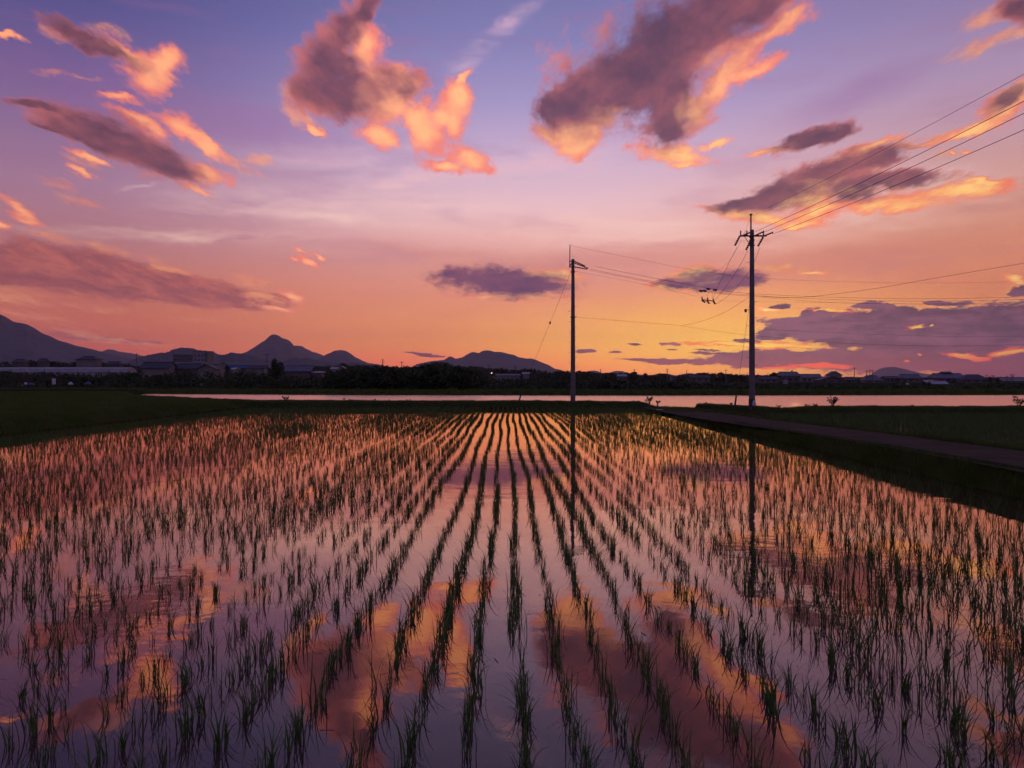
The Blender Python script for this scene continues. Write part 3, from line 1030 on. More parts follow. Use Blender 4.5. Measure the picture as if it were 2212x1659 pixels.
ridge('foothill', [(1060, 1480), (1120, 1422), (1145, 1411), (1170, 1409), (1190, 1412), (1207, 1408), (1240, 1418), (1290, 1425), (1340, 1430), (1400, 1427), (1450, 1436), (1540, 1446), (1640, 1482)], 2300, 360, fuzz=0.8, seed=8)
ridge('mountain_range', [(1560, 1482), (1640, 1434), (1690, 1423), (1750, 1417), (1760, 1409), (1771, 1402), (1782, 1406), (1793, 1412), (1820, 1408), (1838, 1395), (1860, 1386), (1875, 1387), (1885, 1391), (1897, 1382), (1915, 1379),
                         (1932, 1380), (1948, 1386), (1975, 1385), (1995, 1392), (2022, 1396), (2040, 1406), (2055, 1408), (2070, 1412), (2090, 1410), (2110, 1417), (2135, 1427), (2160, 1437), (2185, 1452), (2215, 1458), (2250, 1482)], 5200, 700, seed=9)
ridge('distant_hills', [(2220, 1482), (2300, 1466), (2325, 1459), (2345, 1459), (2375, 1469), (2405, 1466), (2425, 1460), (2450, 1461), (2480, 1470), (2560, 1478), (2600, 1470), (2630, 1471), (2660, 1479),
                        (2700, 1470), (2725, 1469), (2760, 1478), (2800, 1484)], 7000, 600, seed=10)
ridge('mountain_far_right', [(3390, 1486), (3430, 1474), (3455, 1456), (3472, 1449), (3495, 1445), (3520, 1444), (3545, 1449), (3570, 1455), (3605, 1464), (3640, 1471), (3690, 1478), (3760, 1486)], 9000, 800, seed=12)


# ------------------------------------------------------------------ trees
def leaf_quads(r, centres, radii, n, s0, s1):
    """leaf-sized faces through a set of ellipsoidal clumps"""
    centres = np.asarray(centres, float)
    radii = np.asarray(radii, float)
    k = r.integers(0, len(centres), n)
    d = r.normal(0, 1, (n, 3))
    d /= np.linalg.norm(d, axis=1)[:, None]
    rad = r.uniform(0.35, 1.05, n) ** 0.6
    p = centres[k] + d * radii[k] * rad[:, None]
    a = r.normal(0, 1, (n, 3))
    a /= np.linalg.norm(a, axis=1)[:, None]
    b = np.cross(a, r.normal(0, 1, (n, 3)))
    b /= np.linalg.norm(b, axis=1)[:, None]
    s = r.uniform(s0, s1, n)[:, None]
    V = np.stack([p - a * s, p + b * s * 0.55, p + a * s, p - b * s * 0.55], 1).reshape(-1, 3)
    F = np.arange(4 * n).reshape(n, 4)
    return V, F


def make_tree(label, group, loc, w_, h_, seed, leafm=None, leafs=1600, name='tree', cat='tree'):
    r = np.random.default_rng(seed)
    t = empty(name, loc, label, cat, group)
    mb = MB()
    mb.tube([(0, 0, -0.3), (0.05 * w_, 0, h_ * 0.3), (0, 0.03 * w_, h_ * 0.6), (0.02, 0, h_ * 0.85)], [h_ * 0.035, h_ * 0.026, h_ * 0.016, h_ * 0.006], 7)
    for _ in range(6):
        a = r.uniform(0, 6.28)
        z0 = h_ * r.uniform(0.25, 0.6)
        mb.tube([(0, 0, z0), (math.cos(a) * w_ * 0.2, math.sin(a) * w_ * 0.2, z0 + h_ * 0.12), (math.cos(a) * w_ * 0.36, math.sin(a) * w_ * 0.36, z0 + h_ * 0.2)], [h_ * 0.013, h_ * 0.009, h_ * 0.004], 5)
    mb.build('trunk', M['bark'], t)
    cs, rs = [], []
    for _ in range(13):
        a = r.uniform(0, 6.28)
        zz = r.uniform(0.30, 0.88)
        q_ = (1 - abs(zz - 0.5) * 1.5) * 0.36 * w_ * r.uniform(0.3, 1)
        cs.append((math.cos(a) * q_, math.sin(a) * q_, zz * h_))
        rs.append((w_ * r.uniform(0.13, 0.24), w_ * r.uniform(0.13, 0.24), h_ * r.uniform(0.09, 0.16)))
    V, F = leaf_quads(r, cs, rs, leafs, w_ * 0.025, w_ * 0.06)
    mesh_np('crown', V, F, leafm or M['leaf'], t)
    return t


GZ0 = -0.6


def tree_at(px, topy, wpx, D, seed, label, group=None, base=GZ0, **kw):
    p = P(px, topy, D)
    return make_tree(label, group, (p.x, D, base), wpx / FPX * D, p.z - base, seed, **kw)


tree_at(1088, 1412, 74, 190, 31, 'broad dark tree beside the low tiled house left of the dense grove')
tree_at(895, 1434, 34, 240, 32, 'small round tree in front of the blue-roofed shed')
tree_at(930, 1443, 20, 236, 33, 'narrow dark shrub-like tree right of the blue-roofed shed')
tree_at(1350, 1428, 62, 330, 34, 'dark round tree rising behind the two small white houses')
tree_at(1250, 1434, 60, 330, 35, 'low spreading tree between the tiled house and the white houses')
tree_at(2497, 1461, 50, 330, 36, 'round dark tree, the widest on the skyline between the two poles')
tree_at(2402, 1464, 24, 330, 37, 'small round tree just right of the left pole on the skyline')
tree_at(2540, 1467, 30, 330, 38, 'round tree beside the widest one on the skyline between the poles')
tree_at(3898, 1482, 24, 300, 39, 'dark upright tree right of the dark hipped-roof farmhouse')
tree_at(3930, 1485, 26, 290, 40, 'dark upright tree near the right edge standing between two roofs')
tree_at(3048, 1464, 44, 380, 41, 'dark round tree beside the first tiled house right of the right pole')
tree_at(3560, 1503, 22, 280, 42, 'low dark tree in the yard below the gabled house, beside a white tank')


def wood(name, outline, D0, D1, n, s0, s1, label, base=-0.8, seed=50):
    r = np.random.default_rng(seed)
    px = np.array([o_[0] for o_ in outline], float)
    py = np.array([o_[1] for o_ in outline], float)
    cl = n // 60
    cx = r.uniform(px[0], px[-1], cl)
    D = r.uniform(D0, D1, cl)
    topz = CAM_H + (HY - np.interp(cx, px, py)) / FPX * D
    rad = r.uniform(0.9, 2.2, cl) * (D0 / 150.0) ** 0.45
    frac = r.uniform(0, 1, cl) ** 0.6
    cz = base + (topz - rad * 0.7 - base) * frac
    X = (cx - 2016) / FPX * D
    V, F = leaf_quads(r, np.stack([X, D, cz], 1), np.stack([rad * 1.2, rad * 1.2, rad * 0.75], 1), n, s0, s1)
    tag(mesh_np(name, V, F, M['leaf']), label, 'wood', kind='stuff')


wood('dense_grove', [(1284, 1500), (1300, 1480), (1320, 1466), (1352, 1450), (1400, 1443), (1452, 1440), (1507, 1438), (1545, 1442), (1615, 1443), (1669, 1440), (1683, 1431), (1700, 1430), (1765, 1429), (1781, 1441), (1805, 1441),
                     (1830, 1445), (1863, 1453), (1874, 1470), (1880, 1500)], 112, 128, 70000, 0.12, 0.34, 'dense black-green grove standing over the far bank of the river left of the poles', base=0.0, seed=51)
wood('far_woods', [(-40, 1418), (40, 1424), (120, 1414), (190, 1420), (260, 1428), (330, 1416), (400, 1420), (470, 1430), (560, 1437), (700, 1440), (900, 1446), (1000, 1440), (1100, 1440), (1180, 1444), (1300, 1438), (1420, 1437), (1500, 1442),
                   (1600, 1440), (1700, 1442), (1780, 1442), (1830, 1441), (1895, 1442), (1910, 1449), (1930, 1447), (1970, 1447), (2000, 1455), (2050, 1453), (2095, 1452), (2130, 1458), (2200, 1459), (2260, 1461), (2330, 1464), (2390, 1467),
                   (2430, 1469), (2470, 1468), (2520, 1474), (2560, 1477), (2600, 1471), (2650, 1477), (2690, 1473), (2730, 1472), (2762, 1467), (2800, 1466), (2850, 1467), (2900, 1474), (2985, 1475), (3010, 1479), (3040, 1470), (3090, 1470),
                   (3160, 1482), (3300, 1486), (3450, 1490), (3660, 1488), (3840, 1487), (3890, 1490), (3960, 1488), (4080, 1487)], 420, 520, 90000, 0.45, 1.1, 'continuous dark tree line along the whole horizon behind the houses', seed=52)
wood('hedgerow', [(-40, 1462), (60, 1458), (110, 1466), (170, 1460), (300, 1472), (420, 1466), (560, 1460), (640, 1466), (700, 1459), (860, 1462), (900, 1456), (1000, 1462), (1110, 1472), (1180, 1480), (1300, 1482), (1900, 1496), (2100, 1490), (2400, 1492), (2700, 1498),
                  (2800, 1512), (2900, 1508), (3040, 1522), (3100, 1526), (3180, 1518), (3300, 1526), (3500, 1530), (3600, 1522), (3700, 1530), (3860, 1526), (3900, 1514), (4080, 1518)], 168, 215, 60000, 0.18, 0.5, 'dark scrub and garden hedges between the fields and the houses beyond the river', seed=53)

# shrubs in front of the long white greenhouse
for i, (x, y, ww) in enumerate([(8, 1453, 30), (42, 1452, 26), (72, 1456, 22), (98, 1452, 20), (122, 1458, 18), (150, 1452, 20), (176, 1450, 22), (206, 1458, 26), (238, 1456, 22), (310, 1457, 26), (377, 1452, 14), (428, 1446, 16), (474, 1456, 26)]):
    tree_at(x, y, ww, 165, 60 + i, 'dark shrub in the row standing in front of the long white greenhouse', 'shrubs in front of the long white greenhouse', name='shrub', cat='shrub', leafs=420, base=-0.4)


# ------------------------------------------------------------------ buildings
def house(label, x0, x1, ridge_y, eave_y, D, roofm, wallm, hip=0.0, gable_front=False, rz_=0.0, nwin=3, name='house', cat='house', group=None, wall_top_frac=1.0, chimney=False, base=GZ0, depth=None):
    cx = (x0 + x1) / 2
    p = P(cx, eave_y, D)
    w_ = (x1 - x0) / FPX * D
    he = p.z - base
    hr = P(cx, ridge_y, D).z - base
    d_ = depth or min(max(w_ * 0.65, 5.0), 11.0)
    t = empty(name, (p.x, D + d_ / 2, base), label, cat, group, rz_)
    ov = 0.55
    ww, dd = w_ - 2 * ov, d_ - 2 * ov
    mb = MB()
    if gable_front:
        mb.poly([(-ww / 2, -dd / 2, 0), (ww / 2, -dd / 2, 0), (ww / 2, -dd / 2, he), (0, -dd / 2, hr - 0.15), (-ww / 2, -dd / 2, he),
                 (-ww / 2, dd / 2, 0), (ww / 2, dd / 2, 0), (ww / 2, dd / 2, he), (0, dd / 2, hr - 0.15), (-ww / 2, dd / 2, he)],
                [(0, 1, 2, 3, 4), (9, 8, 7, 6, 5), (0, 4, 9, 5), (1, 6, 7, 2)])
    else:
        top = hr - 0.15 if hip == 0 else he
        if hip == 0:
            mb.poly([(-ww / 2, -dd / 2, 0), (-ww / 2, dd / 2, 0), (-ww / 2, dd / 2, he), (-ww / 2, 0, top), (-ww / 2, -dd / 2, he),
                     (ww / 2, -dd / 2, 0), (ww / 2, dd / 2, 0), (ww / 2, dd / 2, he), (ww / 2, 0, top), (ww / 2, -dd / 2, he)],
                    [(0, 1, 2, 3, 4), (9, 8, 7, 6, 5), (0, 4, 9, 5), (1, 6, 7, 2)])
        else:
            mb.box(0, 0, he / 2, ww, dd, he)
    mb.build('wall', wallm, t)
    rf = MB()
    th = 0.16
    if gable_front:
        for s in (-1, 1):
            rf.poly([(0, -d_ / 2, hr), (s * w_ / 2, -d_ / 2, he), (s * w_ / 2, d_ / 2, he), (0, d_ / 2, hr),
                     (0, -d_ / 2, hr - th), (s * w_ / 2, -d_ / 2, he - th), (s * w_ / 2, d_ / 2, he - th), (0, d_ / 2, hr - th)],
                    [(0, 1, 2, 3), (7, 6, 5, 4), (0, 4, 5, 1), (1, 5, 6, 2), (2, 6, 7, 3)])
    else:
        hx = w_ / 2 * (1 - hip)
        for s in (-1, 1):
            rf.poly([(-hx, 0, hr), (hx, 0, hr), (w_ / 2, s * d_ / 2, he), (-w_ / 2, s * d_ / 2, he),
                     (-hx, 0, hr - th), (hx, 0, hr - th), (w_ / 2, s * d_ / 2, he - th), (-w_ / 2, s * d_ / 2, he - th)],
                    [(0, 1, 2, 3), (7, 6, 5, 4), (1, 5, 6, 2), (2, 6, 7, 3), (3, 7, 4, 0)])
        if hip > 0:
            for s in (-1, 1):
                rf.poly([(s * hx, 0, hr), (s * w_ / 2, -d_ / 2, he), (s * w_ / 2, d_ / 2, he)], [(0, 1, 2)])
        rf.box(0, 0, hr + 0.06, hx * 2, 0.32, 0.22)
    rfo = rf.build('roof', roofm, t)
    if chimney:
        MB().box(w_ * 0.2, 0.4, hr + 0.35, 0.6, 0.6, 1.0).build('chimney', M['walld'], rfo)
    for i in range(nwin):
        xw = (-0.5 + (i + 0.6) / (nwin + 0.2)) * ww
        zw = min(1.5, he * 0.5)
        f_ = MB().box(xw, -dd / 2 - 0.03, zw, ww / nwin * 0.5, 0.06, min(1.3, he * 0.45)).build('window', M['walld'], t)
        MB().box(xw, -dd / 2 - 0.07, zw, ww / nwin * 0.5 - 0.16, 0.02, min(1.3, he * 0.45) - 0.16).build('pane', M['glass'], f_)
    MB().box(ww * 0.44, -dd / 2 - 0.035, min(1.0, he * 0.45), 0.9, 0.07, min(2.0, he * 0.9)).build('door', M['walld'], t)
    return t


T_, DK, MT = M['rooft'], M['roofd'], M['roofm']
WP, WD, WW = M['wallp'], M['walld'], M['wallw']
house('grey tiled farmhouse right of the round tree, first big roof after the right pole', 3070, 3156, 1464, 1479, 380, T_, WD, hip=0.15, chimney=True)
house('long low grey house between the first tiled farmhouse and the tall gabled house', 3156, 3240, 1473, 1486, 390, T_, WP, nwin=4)
house('tall gabled house with a light end wall left of the single mast-like pole', 3262, 3320, 1461, 1477, 370, DK, WP, gable_front=True, nwin=2)
house('wide dark barn in front of the tall gabled house', 3226, 3330, 1480, 1497, 350, DK, WD, gable_front=True)
house('small dark house below the single mast-like pole', 3328, 3382, 1485, 1496, 360, DK, WD, hip=0.3, nwin=2)
house('temple-like roof with wide skirt eaves beside three clustered poles', 3404, 3480, 1479, 1497, 350, T_, WP, hip=0.45, nwin=2)
house('long flat-ridged house in front of the far right mountain', 3486, 3560, 1482, 1489, 360, DK, WD, nwin=4)
house('gabled two-storey house standing before the right foot of the far right mountain', 3554, 3634, 1474, 1489, 355, T_, WD, hip=0.12, rz_=-0.2)
house('large many-gabled farmhouse with a raised roof top, biggest on the right skyline', 3688, 3812, 1470, 1488, 370, T_, WD, hip=0.1, nwin=4)
house('small raised lantern roof on top of the biggest farmhouse on the right skyline', 3712, 3752, 1464, 1469, 374, DK, WD, hip=0.0, nwin=2, cat='house roof', base=3.0, depth=4.0)
house('dark hipped-roof farmhouse right of the biggest farmhouse', 3796, 3902, 1475, 1494, 360, DK, WD, hip=0.5, nwin=3)
house('low shed with a pale shining roof, the left one of two before the biggest farmhouse', 3646, 3690, 1497, 1504, 300, MT, WD, nwin=1, name='shed', cat='shed')
house('shed with a pale shining roof, the right and larger one before the biggest farmhouse', 3672, 3738, 1501, 1512, 290, MT, WD, nwin=2, name='shed', cat='shed')
house('long dim building at the right edge of the picture', 3950, 4120, 1488, 1500, 380, T_, WD, nwin=6)
house('dim grey house just left of the foot of the right pole', 2715, 2800, 1476, 1486, 370, DK, WD, nwin=3)
house('dark low house just right of the foot of the right pole', 2985, 3068, 1482, 1492, 340, DK, WD, nwin=3)
house('small house with one bright roof corner on the skyline left of the widest round tree', 2432, 2470, 1474, 1481, 380, MT, WD, nwin=2)
house('small bright-walled house in the trees midway between the two poles', 2640, 2664, 1479, 1485, 380, DK, WW, nwin=1)
house('low white-fronted building in the tree line under the range of mountains', 2056, 2088, 1466, 1471, 400, MT, WW, nwin=2)
house('long grey farm building left of the low white-fronted one under the range of mountains', 1950, 2050, 1472, 1478, 390, T_, WP, nwin=5)
house('dark long roof standing on top of the grove beside the river', 1692, 1748, 1427, 1434, 200, DK, WD, nwin=2, base=0.0)
# left group
house('low tiled house with a white gable at the left, beside the hill', 546, 668, 1426, 1449, 250, DK, WP, nwin=3)
house('dark tiled house between the white-gabled house and the peaked one below the apartment block', 672, 790, 1431, 1451, 255, DK, WD, hip=0.2)
house('peaked dark house directly below the apartment block', 770, 850, 1434, 1452, 235, DK, WP, gable_front=True, nwin=2)
house('long pale flat roofed warehouse at the foot of the apartment block', 650, 860, 1426, 1431, 330, T_, WP, nwin=6, name='warehouse', cat='warehouse')
house('low shed with a dull blue roof left of the big tree', 878, 972, 1438, 1450, 280, M['blue'], WD, nwin=3, name='shed', cat='shed')
house('small pale hut between the two trees right of the blue-roofed shed', 906, 924, 1448, 1453, 228, MT, WW, nwin=1, name='hut', cat='hut')
house('low brown-roofed house left of the big dark tree', 974, 1044, 1440, 1450, 270, DK, WP, nwin=3)
house('grey tiled house with a wide roof right of the big dark tree', 1112, 1226, 1440, 1461, 215, T_, WD, nwin=3)
house('small white house, the left one of two left of the grove', 1298, 1328, 1446, 1452, 300, MT, WW, nwin=1)
house('white house with a dark roof, the right one of two left of the grove', 1324, 1356, 1440, 1449, 310, T_, WW, gable_front=True, nwin=2)
house('thin low shed with a bright white roof edge right of the grey tiled house', 1226, 1270, 1463, 1466, 215, MT, WD, nwin=1, name='shed', cat='shed')
house('dim brownish house at the far left above the greenhouse', 40, 92, 1414, 1426, 330, DK, WD, hip=0.3, nwin=2)
house('second dim brownish house from the left above the greenhouse', 140, 176, 1412, 1424, 340, DK, WD, hip=0.2, nwin=2)
house('two-storey house with a hipped roof and lit pale wall, the tallest above the greenhouse', 292, 378, 1402, 1415, 330, DK, WP, hip=0.55, nwin=4)
house('dim small house above the right end of the greenhouse', 410, 470, 1424, 1434, 330, DK, WD, hip=0.2, nwin=2)

# long greenhouse
gh = empty('greenhouse', P(238, 1484, 232), 'very long white film greenhouse behind the row of shrubs at the left', 'greenhouse')
gh.location.z = GZ0
Lg = 560 / FPX * 232
hg = P(0, 1446, 232).z - GZ0
mb = MB()
prof = [(-3.2, 0), (-3.2, hg * 0.72), (-2.3, hg * 0.92), (0, hg), (2.3, hg * 0.92), (3.2, hg * 0.72), (3.2, 0)]
n_ = len(prof)
mb.poly([(-Lg / 2, y, z) for y, z in prof] + [(Lg / 2, y, z) for y, z in prof],
        [(i, i + 1, n_ + i + 1, n_ + i) for i in range(n_ - 1)] + [tuple(range(n_))[::-1], tuple(range(n_, 2 * n_))])
mb.build('film_cover', M['film'], gh)
mb = MB()
mb.box(0, -3.24, hg * 0.72, Lg, 0.08, 0.12)
for i in range(18):
    mb.box(-Lg / 2 + Lg * (i + 0.5) / 18, -3.26, hg * 0.36, 0.12, 0.08, hg * 0.72)
mb.build('frame', M['steel'], gh)

# apartment block and its dark wing
ap = empty('apartment_building', (P(789, 1484, 520).x, 526, GZ0), 'tall pale apartment block in front of the wooded hill at the left', 'building')
wA = 64 / FPX * 520
hA = P(0, 1384, 520).z - GZ0
MB().box(-0.6, 0, hA / 2, wA - 1.2, 10, hA).build('wall', M['wallw'], ap)
MB().box(wA / 2 - 1.0, -0.2, hA / 2 + 0.2, 0.9, 10.6, hA + 0.4).build('stair_wall', M['wallp'], ap)
MB().box(wA / 2 - 2.2, -5.2, hA / 2 - 0.3, 1.6, 0.5, hA - 1).build('stair_shaft', M['walld'], ap)
MB().box(-0.6, 0, hA + 0.25, wA - 0.6, 10.5, 0.5).build('roof', M['rooft'], ap)
for fl_i in range(6):
    for k in range(3):
        z = 1.6 + fl_i * (hA - 2.4) / 6 + 0.9
        f_ = MB().box(-wA / 2 + 1.8 + k * 2.5, -5.03, z, 1.3, 0.06, 1.2).build('window', M['walld'], ap)
        MB().box(-wA / 2 + 1.8 + k * 2.5, -5.07, z, 1.1, 0.02, 1.0).build('pane', M['glass'], f_)
an = empty('office_building', (P(718, 1484, 540).x, 546, GZ0), 'dark lower block joined to the left side of the pale apartment block', 'building')
wB = 78 / FPX * 540
hB = P(0, 1398, 540).z - GZ0
MB().box(0, 0, hB / 2, wB, 10, hB).build('wall', M['walld'], an)
MB().box(0, 0, hB + 0.2, wB + 0.4, 10.4, 0.4).build('roof', M['roofd'], an)
for fl_i in range(4):
    f_ = MB().box(0, -5.04, 2.0 + fl_i * (hB - 2) / 4 + 1, wB * 0.9, 0.07, 1.1).build('window', M['roofd'], an)
    MB().box(0, -5.09, 2.0 + fl_i * (hB - 2) / 4 + 1, wB * 0.88, 0.02, 0.9).build('pane', M['glass'], f_)


# ------------------------------------------------------------------ poles
def step_bolts(t, h0, h1, n, r0, r1):
    for i in range(n):
        z = h0 + (h1 - h0) * i / (n - 1)
        s = 1 if i % 2 else -1
        MB().tube([(s * 0.05, 0, z), (s * (r0 + 0.17), 0, z), (s * (r0 + 0.17), 0, z + 0.04)], 0.011, 6).build('step_bolt', M['steel'], t)


def insulator(p0, p1, parent, rad=0.055, skirts=4, name='insulator'):
    """stack of discs between two points"""
    p0, p1 = Vector(p0), Vector(p1)
    pts, rs = [], []
    N = skirts * 2
    for i in range(N + 1):
        pts.append(p0.lerp(p1, i / N))
        rs.append(rad if i % 2 else rad * 0.45)
    return MB().tube(pts, rs, 10).build(name, M['porcelain'], parent)


# right pole
B2 = Vector((P(2961, 1484, 43.3).x, 43.3, 0.12))
top2 = P(2961, 905, 43.3).z
p2 = empty('utility_pole', B2, 'tall concrete power pole with a crossarm standing beside the track', 'utility pole')
H2 = top2 - B2.z
MB().tube([(0, 0, -0.5), (0, 0, 0), (0, 0, H2 * 0.5), (0, 0, H2 - 0.02), (0, 0, H2)], [0.185, 0.18, 0.15, 0.115, 0.10], 20).build('pole_shaft', M['concrete'], p2, smooth=True)
zs = P(0, 846, 43.3).z - B2.z
MB().tube([(-0.115, -0.16, H2 - 0.95), (-0.115, -0.16, zs)], [0.05, 0.042], 8).box(-0.115, -0.16, zs - 0.02, 0.13, 0.13, 0.08).build('ground_wire_spike', M['steel'], p2)
za = P(0, 931, 43.3).z - B2.z
MB().box(0.02, -0.17, za, 1.52, 0.085, 0.085, bevel=0.01).build('crossarm', M['steel'], p2)
MB().tube([(-0.52, -0.19, za - 0.03), (-0.06, -0.14, za - 0.62)], 0.018, 6).tube([(-0.24, -0.20, za - 0.03), (0.0, -0.15, za - 0.4)], 0.018, 6).build('arm_brace', M['steel'], p2)
for xo in (-0.72, -0.36, 0.62):
    insulator((xo, -0.17, za + 0.03), (xo + 0.005, -0.17, za + 0.31), p2, 0.05, 3, 'pin_insulator')
for (xo, zo, xe, ze) in ((-0.76, 0.0, -0.97, -0.52), (-0.14, -0.28, -0.32, -0.78), (0.60, -0.06, 0.38, -0.56)):
    insulator((xo, -0.18, za + zo), (xe, 0.10, za + ze), p2, 0.075, 5, 'strain_insulator')
for (xo, xe, ze) in ((0.12, 0.46, 0.16), (0.70, 1.05, 0.14), (-0.62, -0.30, 0.12)):
    insulator((xo, -0.22, za + 0.01), (xe, -0.55, za + ze), p2, 0.06, 4, 'line_insulator')
for zz in (H2 - 0.86, H2 - 1.12):
    MB().tube([(0, 0, za - 0.25 - (0.3 if zz < H2 - 1 else 0)), (0, 0, za - 0.19 - (0.3 if zz < H2 - 1 else 0))], 0.155, 16).build('steel_band', M['steel'], p2)
MB().tube([(0, 0, 0.30), (0, 0, 0.78)], [0.192, 0.188], 20).build('guard_band', M['guard'], p2)
step_bolts(p2, 2.3, H2 - 1.9, 15, 0.15, 0.1)

# left pole
B1 = Vector((P(2256, 1484, 53.2).x, 53.2, 0.30))
top1 = P(2258, 1020, 53.2).z
p1 = empty('utility_pole', B1, 'concrete power pole with a tall thin bracket on the bank ending the paddy', 'utility pole')
H1 = top1 - B1.z
MB().tube([(0, 0, -0.6), (0, 0, 0), (0, 0, H1 * 0.5), (0, 0, H1 - 0.03), (0, 0, H1)], [0.18, 0.178, 0.15, 0.11, 0.08], 20).build('pole_shaft', M['concrete'], p1, smooth=True)
zs = P(0, 963, 53.2).z - B1.z
MB().tube([(-0.24, -0.1, H1 - 0.62), (-0.22, -0.1, zs)], [0.035, 0.028], 8).build('ground_wire_spike', M['steel'], p1)
MB().box(-0.10, -0.1, H1 - 0.18, 0.36, 0.06, 0.06).box(-0.10, -0.1, H1 - 0.58, 0.40, 0.06, 0.06).tube([(-0.22, -0.1, H1 - 0.5), (-0.05, -0.1, H1 - 0.22)], 0.04, 6).build('bracket', M['steel'], p1)
for (z0, xe, ze) in ((-0.18, 0.86, -0.50), (-0.30, 1.10, -0.68), (-0.58, 1.02, -0.74)):
    insulator((0.10, -0.12, H1 + z0), (xe, -0.05, H1 + ze), p1, 0.055, 6, 'line_insulator')
MB().tube([(0, 0, H1 - 0.95), (0, 0, H1 - 0.88)], 0.17, 16).build('steel_band', M['steel'], p1)
MB().tube([(0, 0, P(0, 1249, 53.2).z - B1.z - 0.03), (0, 0, P(0, 1249, 53.2).z - B1.z + 0.03)], 0.20, 16).build('steel_band', M['steel'], p1)
step_bolts(p1, 2.2, H1 - 3.4, 14, 0.15, 0.1)

# plastic bag hung on the right pole
bagp = P(2969, 1588, 43.1)
bg = MB()
bg.tube([bagp + Vector((0, 0, 0.20)), bagp + Vector((0, 0, 0.10)), bagp, bagp + Vector((0, 0, -0.13)), bagp + Vector((0, 0, -0.19))], [0.02, 0.07, 0.12, 0.10, 0.03], 12)
tag(bg.build('plastic_bag', M['white'], smooth=True), 'small pale bag tied low on the shaft of the right power pole', 'bag')

# guy wires with their black guards
def catmull(pts, n=14):
    pts = [Vector(p_) for p_ in pts]
    if len(pts) == 2:
        return [pts[0].lerp(pts[1], i / n) for i in range(n + 1)]
    ext = [pts[0] * 2 - pts[1]] + pts + [pts[-1] * 2 - pts[-2]]
    out = []
    for i in range(1, len(ext) - 2):
        a, b, c_, d = ext[i - 1:i + 3]
        for k in range(n):
            t = k / n
            out.append(0.5 * ((2 * b) + (c_ - a) * t + (2 * a - 5 * b + 4 * c_ - d) * t * t + (-a + 3 * b - 3 * c_ + d) * t ** 3))
    out.append(pts[-1])
    return out


def wire(pts, r, label, cat='wire', group=None, name='overhead_wire', n=14):
    return tag(MB().tube(catmull([P(*p_) if not isinstance(p_, Vector) else p_ for p_ in pts], n), r, 5).build(name, M['wire']), label, cat, group)


def guy(label, top, ball, low, foot):
    t = empty('guy_wire', P(*foot), label, 'guy wire')
    o = P(*foot)
    MB().tube([P(*top) - o, P(*low) - o], 0.008, 6).build('cable', M['wire'], t)
    bp_ = P(*ball) - o
    MB().tube([bp_ + Vector((0.02, 0, 0.11)), bp_ + Vector((0, 0, 0.05)), bp_ - Vector((0, 0, 0.05)), bp_ - Vector((0.02, 0, 0.11))], [0.03, 0.075, 0.075, 0.03], 10).build('guy_insulator', M['porcelain'], t, smooth=True)
    MB().tube([P(*low) - o, (0, 0, 0), (0, 0, -0.3)], [0.05, 0.07, 0.07], 10).build('guy_guard', M['guard'], t)


guy('guy wire with a round insulator running left from the left pole to a slanting guard', (2248, 1070, 53.2), (2166, 1271, 55.2), (2053, 1547, 55.6), (2037, 1602, 54.4))
guy('guy wire with a round insulator left of the right pole, ending in an upright guard', (2956, 1164, 43.3), (2936, 1223, 43.9), (2899, 1560, 46.0), (2891, 1618, 45.2))

# conductors from the right pole to the next one, out of view at the right
TOP = [((2963, 849, 43.3), (4032, 292, 22.5), 'thin ground wire from the tip of the right pole to the upper right corner', 0.007),
       ((2975, 912, 43.2), (4032, 398, 21.9), 'topmost of the three power wires running from the right pole to the upper right', 0.011),
       ((3012, 913, 43.2), (4032, 446, 22.7), 'middle one of the three power wires running from the right pole to the upper right', 0.011),
       ((3042, 922, 43.0), (4032, 511, 24.0), 'lowest of the three power wires running from the right pole to the upper right', 0.011)]
for a, b, lb, r_ in TOP:
    A_, B_ = P(*a), P(*b)
    E = A_ + (B_ - A_) * 1.6
    E.z = A_.z - 0.1
    mid = A_.lerp(B_, 0.5)
    mid.z -= 0.10
    wire([A_, mid, B_, E], r_, lb, n=16)
wire([(2342, 1049, 53.1), (2560, 1092, 54.8), (2795, 1135, 56.4), (2958, 1156, 57.8), (3300, 1171, 60.5), (3700, 1176, 63.8), (4140, 1166, 67.5)], 0.010, 'upper power wire of the left pole passing behind the right pole to the right edge')
wire([(2325, 1060, 53.1), (2560, 1107, 54.8), (2795, 1147, 56.4), (2958, 1163, 57.8), (3300, 1180, 60.5), (3700, 1186, 63.8), (4140, 1176, 67.5)], 0.010, 'second power wire of the left pole passing behind the right pole to the right edge')
wire([(2320, 1064, 53.1), (2560, 1112, 54.8), (2795, 1152, 56.2), (2958, 1167, 57.5), (3300, 1192, 60.5), (3700, 1196, 63.8), (4140, 1190, 67.5)], 0.008, 'third power wire of the left pole passing behind the right pole to the right edge')
wire([(2250, 968, 53.2), (2500, 1018, 54.5), (2795, 1073, 56.4), (3100, 1101, 59), (3600, 1114, 63), (4140, 1108, 67.5)], 0.006, 'thin ground wire from the tip of the left pole to the right edge')
wire([(2266, 1068, 53.1), (2500, 1112, 54.5), (2720, 1162, 56), (2795, 1180, 56.4)], 0.006, 'thin wire below the power wires of the left pole ending at the hanging bar')
wire([(2822, 1184, 56.5), (2958, 1187, 57.6), (3300, 1192, 60.5), (3700, 1199, 63.8), (4140, 1196, 67.5)], 0.006, 'thin wire from the hanging bar to the right edge behind the right pole')
wire([(4140, 1018, 46), (4032, 1036, 47), (3700, 1092, 50), (3400, 1143, 53), (3128, 1172, 56), (2958, 1163, 57.8)], 0.011, 'wire rising from behind the right pole to the right edge in a long curve')
